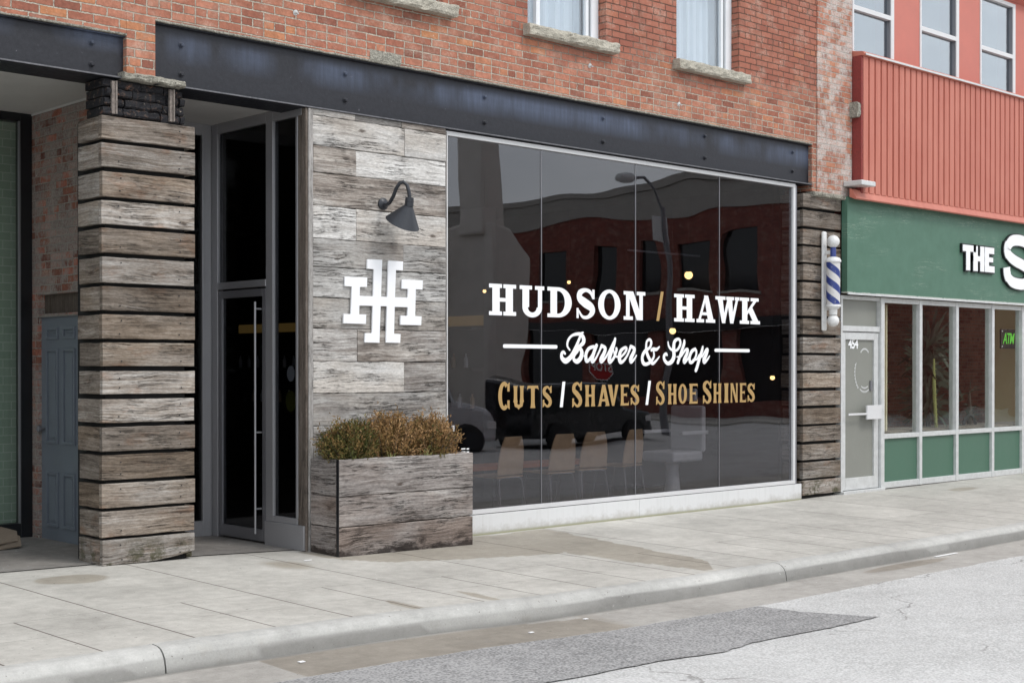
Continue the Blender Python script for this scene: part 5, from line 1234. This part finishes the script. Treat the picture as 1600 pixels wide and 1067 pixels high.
MB().box(XA-.2, XA+.3, ya, yb+.33, 2.75, 3.09).build('shop_cornice', 'black_frame', AB)
mb = MB()
for y in frange(ya, yb, 3.2): mb.box(XA-.05, XA+.3, y-.3, y+.3, -.25, 2.74)
mb.build('brick_piers', 'brick_across', AB); MB().box(XA+.1, XA+.15, ya, yb, -.25, 2.74).build('shop_glazing', 'car_glass', AB)
MB().box(XA-.03, XA+.09, ya, yb, -.25, .45).build('stall_riser', 'brick_across', AB)
for h in holes:
    f = MB().box(XA+.15, XA+.2, h[0], h[1], h[2], h[3]).build('window', 'car_glass', AB); MB().box(XA-.06, XA+.1, h[0]-.08, h[1]+.08, h[2]-.10, h[2]-.005).build('window_sill', 'concrete_grey', f)
# far pavement
fp = MB().box(33.5, 60, -150, -5.2, -.6, -.10).build('pavement', 'sidewalk_concrete'); fp['kind'] = 'structure'
fp2 = MB().box(14.5, 24.5, -60, -6.2, -.6, -.12).build('pavement', 'sidewalk_concrete'); fp2['kind'] = 'structure'
# concrete pylon
cp = thing('concrete_pylon', (19.6, -8, -.2), 'stepped grey concrete pylon across the street, mirrored at the left of the shop glass', 'pylon')
q0, q1 = vy(700, 400, -5.4), vy(838, 400, -5.4)
zz1 = vy(770, 352, -5.4).z; u0, u1 = vy(742, 300, -5.4).x, vy(797, 300, -5.4).x
mb = MB(); mb.prism([(q1.x-1.5, -5.4, -.3), (q1.x-.55, -5.4, -.3), (q1.x-.05, -5.4, zz1-1.4), (q1.x-.1, -5.4, zz1-.7), (u1+.05, -5.4, zz1), (q1.x-1.5, -5.4, zz1+.1)], (0, -2.2, 0)); mb.build('base', 'concrete_pale', cp, bevel=.08)
mb = MB(); mb.prism([(u1-.75, -5.6, zz1-.2), (u1+.05, -5.6, zz1-.2), (u1-.02, -5.6, zz1+1.6), (u1-.22, -5.6, 9.2), (u1-.6, -5.6, 9.2), (u1-.7, -5.6, zz1+1.6)], (0, -.85, 0)); mb.build('shaft', 'concrete_pale', cp, bevel=.06)
MB().box(u1-1.6, q1.x-1.52, -8.2, -7.2, -.3, zz1+.3).build('side_wall', 'concrete_pale', cp, bevel=.04)
# low red shop behind the pylon
lb = thing('brick_building', (14, -13, 0), 'low dark red brick building behind the concrete pylon across the street', 'building')
MB().box(8, 23, -26, -12, -.3, 5.2).build('wall', 'brick_across', lb); MB().box(7.8, 24.2, -26.2, -11.8, 5.201, 5.5).build('parapet', 'concrete_grey', lb); MB().box(9, 23, -11.98, -11.95, .2, 2.9).build('shop_glazing', 'car_glass', lb)
# street lamp
lp = vy(1043, 420, -3.6); sl_ = thing('street_lamp', (lp.x, lp.y, -.2), 'grey street lamp with curved arm mirrored in the shop glass above HAWK', 'street lamp')
zt = vy(1043, 318, -3.6).z
MB().tube([(lp.x, lp.y, -.2), (lp.x, lp.y, zt)], [.11, .07], 12).build('pole', 'aluminium_dark', sl_, smooth=True)
hd_ = vy(985, 276, -3.6); MB().tube([(lp.x, lp.y, zt-.1), (lerp(lp.x, hd_.x, .3), lp.y, lerp(zt, hd_.z, .65)), (lerp(lp.x, hd_.x, .65), lp.y, hd_.z+.05), (hd_.x, lp.y, hd_.z)], .04, 8).build('arm', 'aluminium_dark', sl_, smooth=True)
MB().lathe([(.03, 0), (.13, .12), (.15, .35), (.10, .55), (.02, .6)], (hd_.x+.1, lp.y, hd_.z), (-1, 0, -.05), 14).build('lamp_head', 'trim_grey', sl_, smooth=True)
bn = vy(1036, 355, -3.6); MB().box(bn.x-.32, bn.x+.32, lp.y-.03, lp.y+.0, bn.z-.35, bn.z+.35).build('sign_plate', 'trim_grey', sl_)
# stop sign
sp_ = vd(936, 571, 34); ss = thing('stop_sign', (sp_.x, sp_.y, -.3), 'red octagonal stop sign across the street, mirrored backwards in the shop glass', 'sign')
nrm = Vector((-.45, 1, 0)).normalized(); sx = Vector((0, 0, 1)).cross(nrm); rr_ = .33
octo = [sp_+sx*rr_*math.cos(R(22.5+45*k))+Vector((0, 0, 1))*rr_*math.sin(R(22.5+45*k)) for k in range(8)]
MB().prism(octo, -nrm*.01).build('octagon', 'sign_red', ss)
MB().prism([sp_+(v-sp_)*1.07-nrm*.003 for v in octo], -nrm*.005).build('border', 'paper', ss)
MB().tube([(sp_.x-nrm.x*.04, sp_.y-nrm.y*.04, -.3), (sp_.x-nrm.x*.04, sp_.y-nrm.y*.04, sp_.z+.3)], .03, 8).build('post', 'aluminium_dark', ss)
tt = text('STOP', .28, .002, 'lettering', 'paper', ss, tuple(sp_-sx*.30*1+nrm*.012-Vector((0, 0, .10))), .85, .004, rot=(math.pi/2, 0, math.atan2(nrm.y, nrm.x)+math.pi/2))
# cars
def car(x, y, z, body, label, van=False, face=1, sc=1.):
    r_ = thing('parked_car', (x, y, z), label, 'car'); r_.scale = (sc, sc, sc)
    H = 1.0 if not van else 1.05; T = 1.8 if not van else 2.1
    L_ = 2.35
    pr_ = [(-L_, .35), (-L_, H), (-L_+.08, T-.12) if True else 0, (-L_+.4, T), (.45, T), (1.15, H+.12), (L_-.1, H-.04), (L_, .75), (L_, .35)]
    pr_ = [(x+face*a, z+b) for a, b in pr_]
    mb = MB(); mb.prism([(a, y-.92, b) for a, b in pr_], (0, 1.84, 0)); b_ = mb.build('body', body, r_, bevel=.09)
    gl = [(-L_+.35, H+.08), (-L_+.40, T-.14), (.38, T-.12), (.98, H+.10)]
    for yy in (y-.935, y+.925): MB().prism([(x+face*a, yy, z+b) for a, b in gl], (0, .01, 0)).build('window', 'car_glass', r_)
    MB().prism([(x+face*.52, y-.75, z+T-.1), (x+face*1.12, y-.80, z+H+.17), (x+face*1.12, y+.80, z+H+.17), (x+face*.52, y+.75, z+T-.1)], (face*.03, 0, .03)).build('windscreen', 'car_glass', r_)
    for wx in (-1.45, 1.5):
        for s_ in (-1, 1):
            w_ = MB().lathe([(.36, 0), (.38, .05), (.38, .20), (.36, .24)], (x+face*wx, y+s_*.80-(.0 if s_ > 0 else .0), z+.38), (0, s_, 0), 20).build('wheel', 'rubber', r_, smooth=True)
            MB().lathe([(.22, 0), (.22, .01)], (x+face*wx, y+s_*1.042, z+.38), (0, s_, 0), 16).build('rim', 'lamp_iron', w_)
    for s_ in (-.68, .68): MB().box(x+face*(L_-.04)-.03, x+face*(L_-.04)+.05, y+s_-.14, y+s_+.14, z+.68, z+.86).box(x+face*(L_-.30), x+face*(L_-.05), y+(.90 if s_ > 0 else -.945), y+(.945 if s_ > 0 else -.90), z+.68, z+.85).build('headlight', 'paper', r_, bevel=.02)
    MB().box(x+face*L_-.03, x+face*L_+.04, y-.88, y+.88, z+.36, z+.58).build('bumper', 'rubber', r_, bevel=.03)
    return r_
q = vy(985, 660, -2.3); car(q.x-1.93, -2.3, -.24, 'car_black', 'black car mirrored in the shop glass under the gold slogan', sc=.80)
q = vy(737, 650, -2.6); car(q.x-2.05, -2.6, -.24, 'car_white', 'white van mirrored at the left edge of the shop glass', van=True, sc=.85)
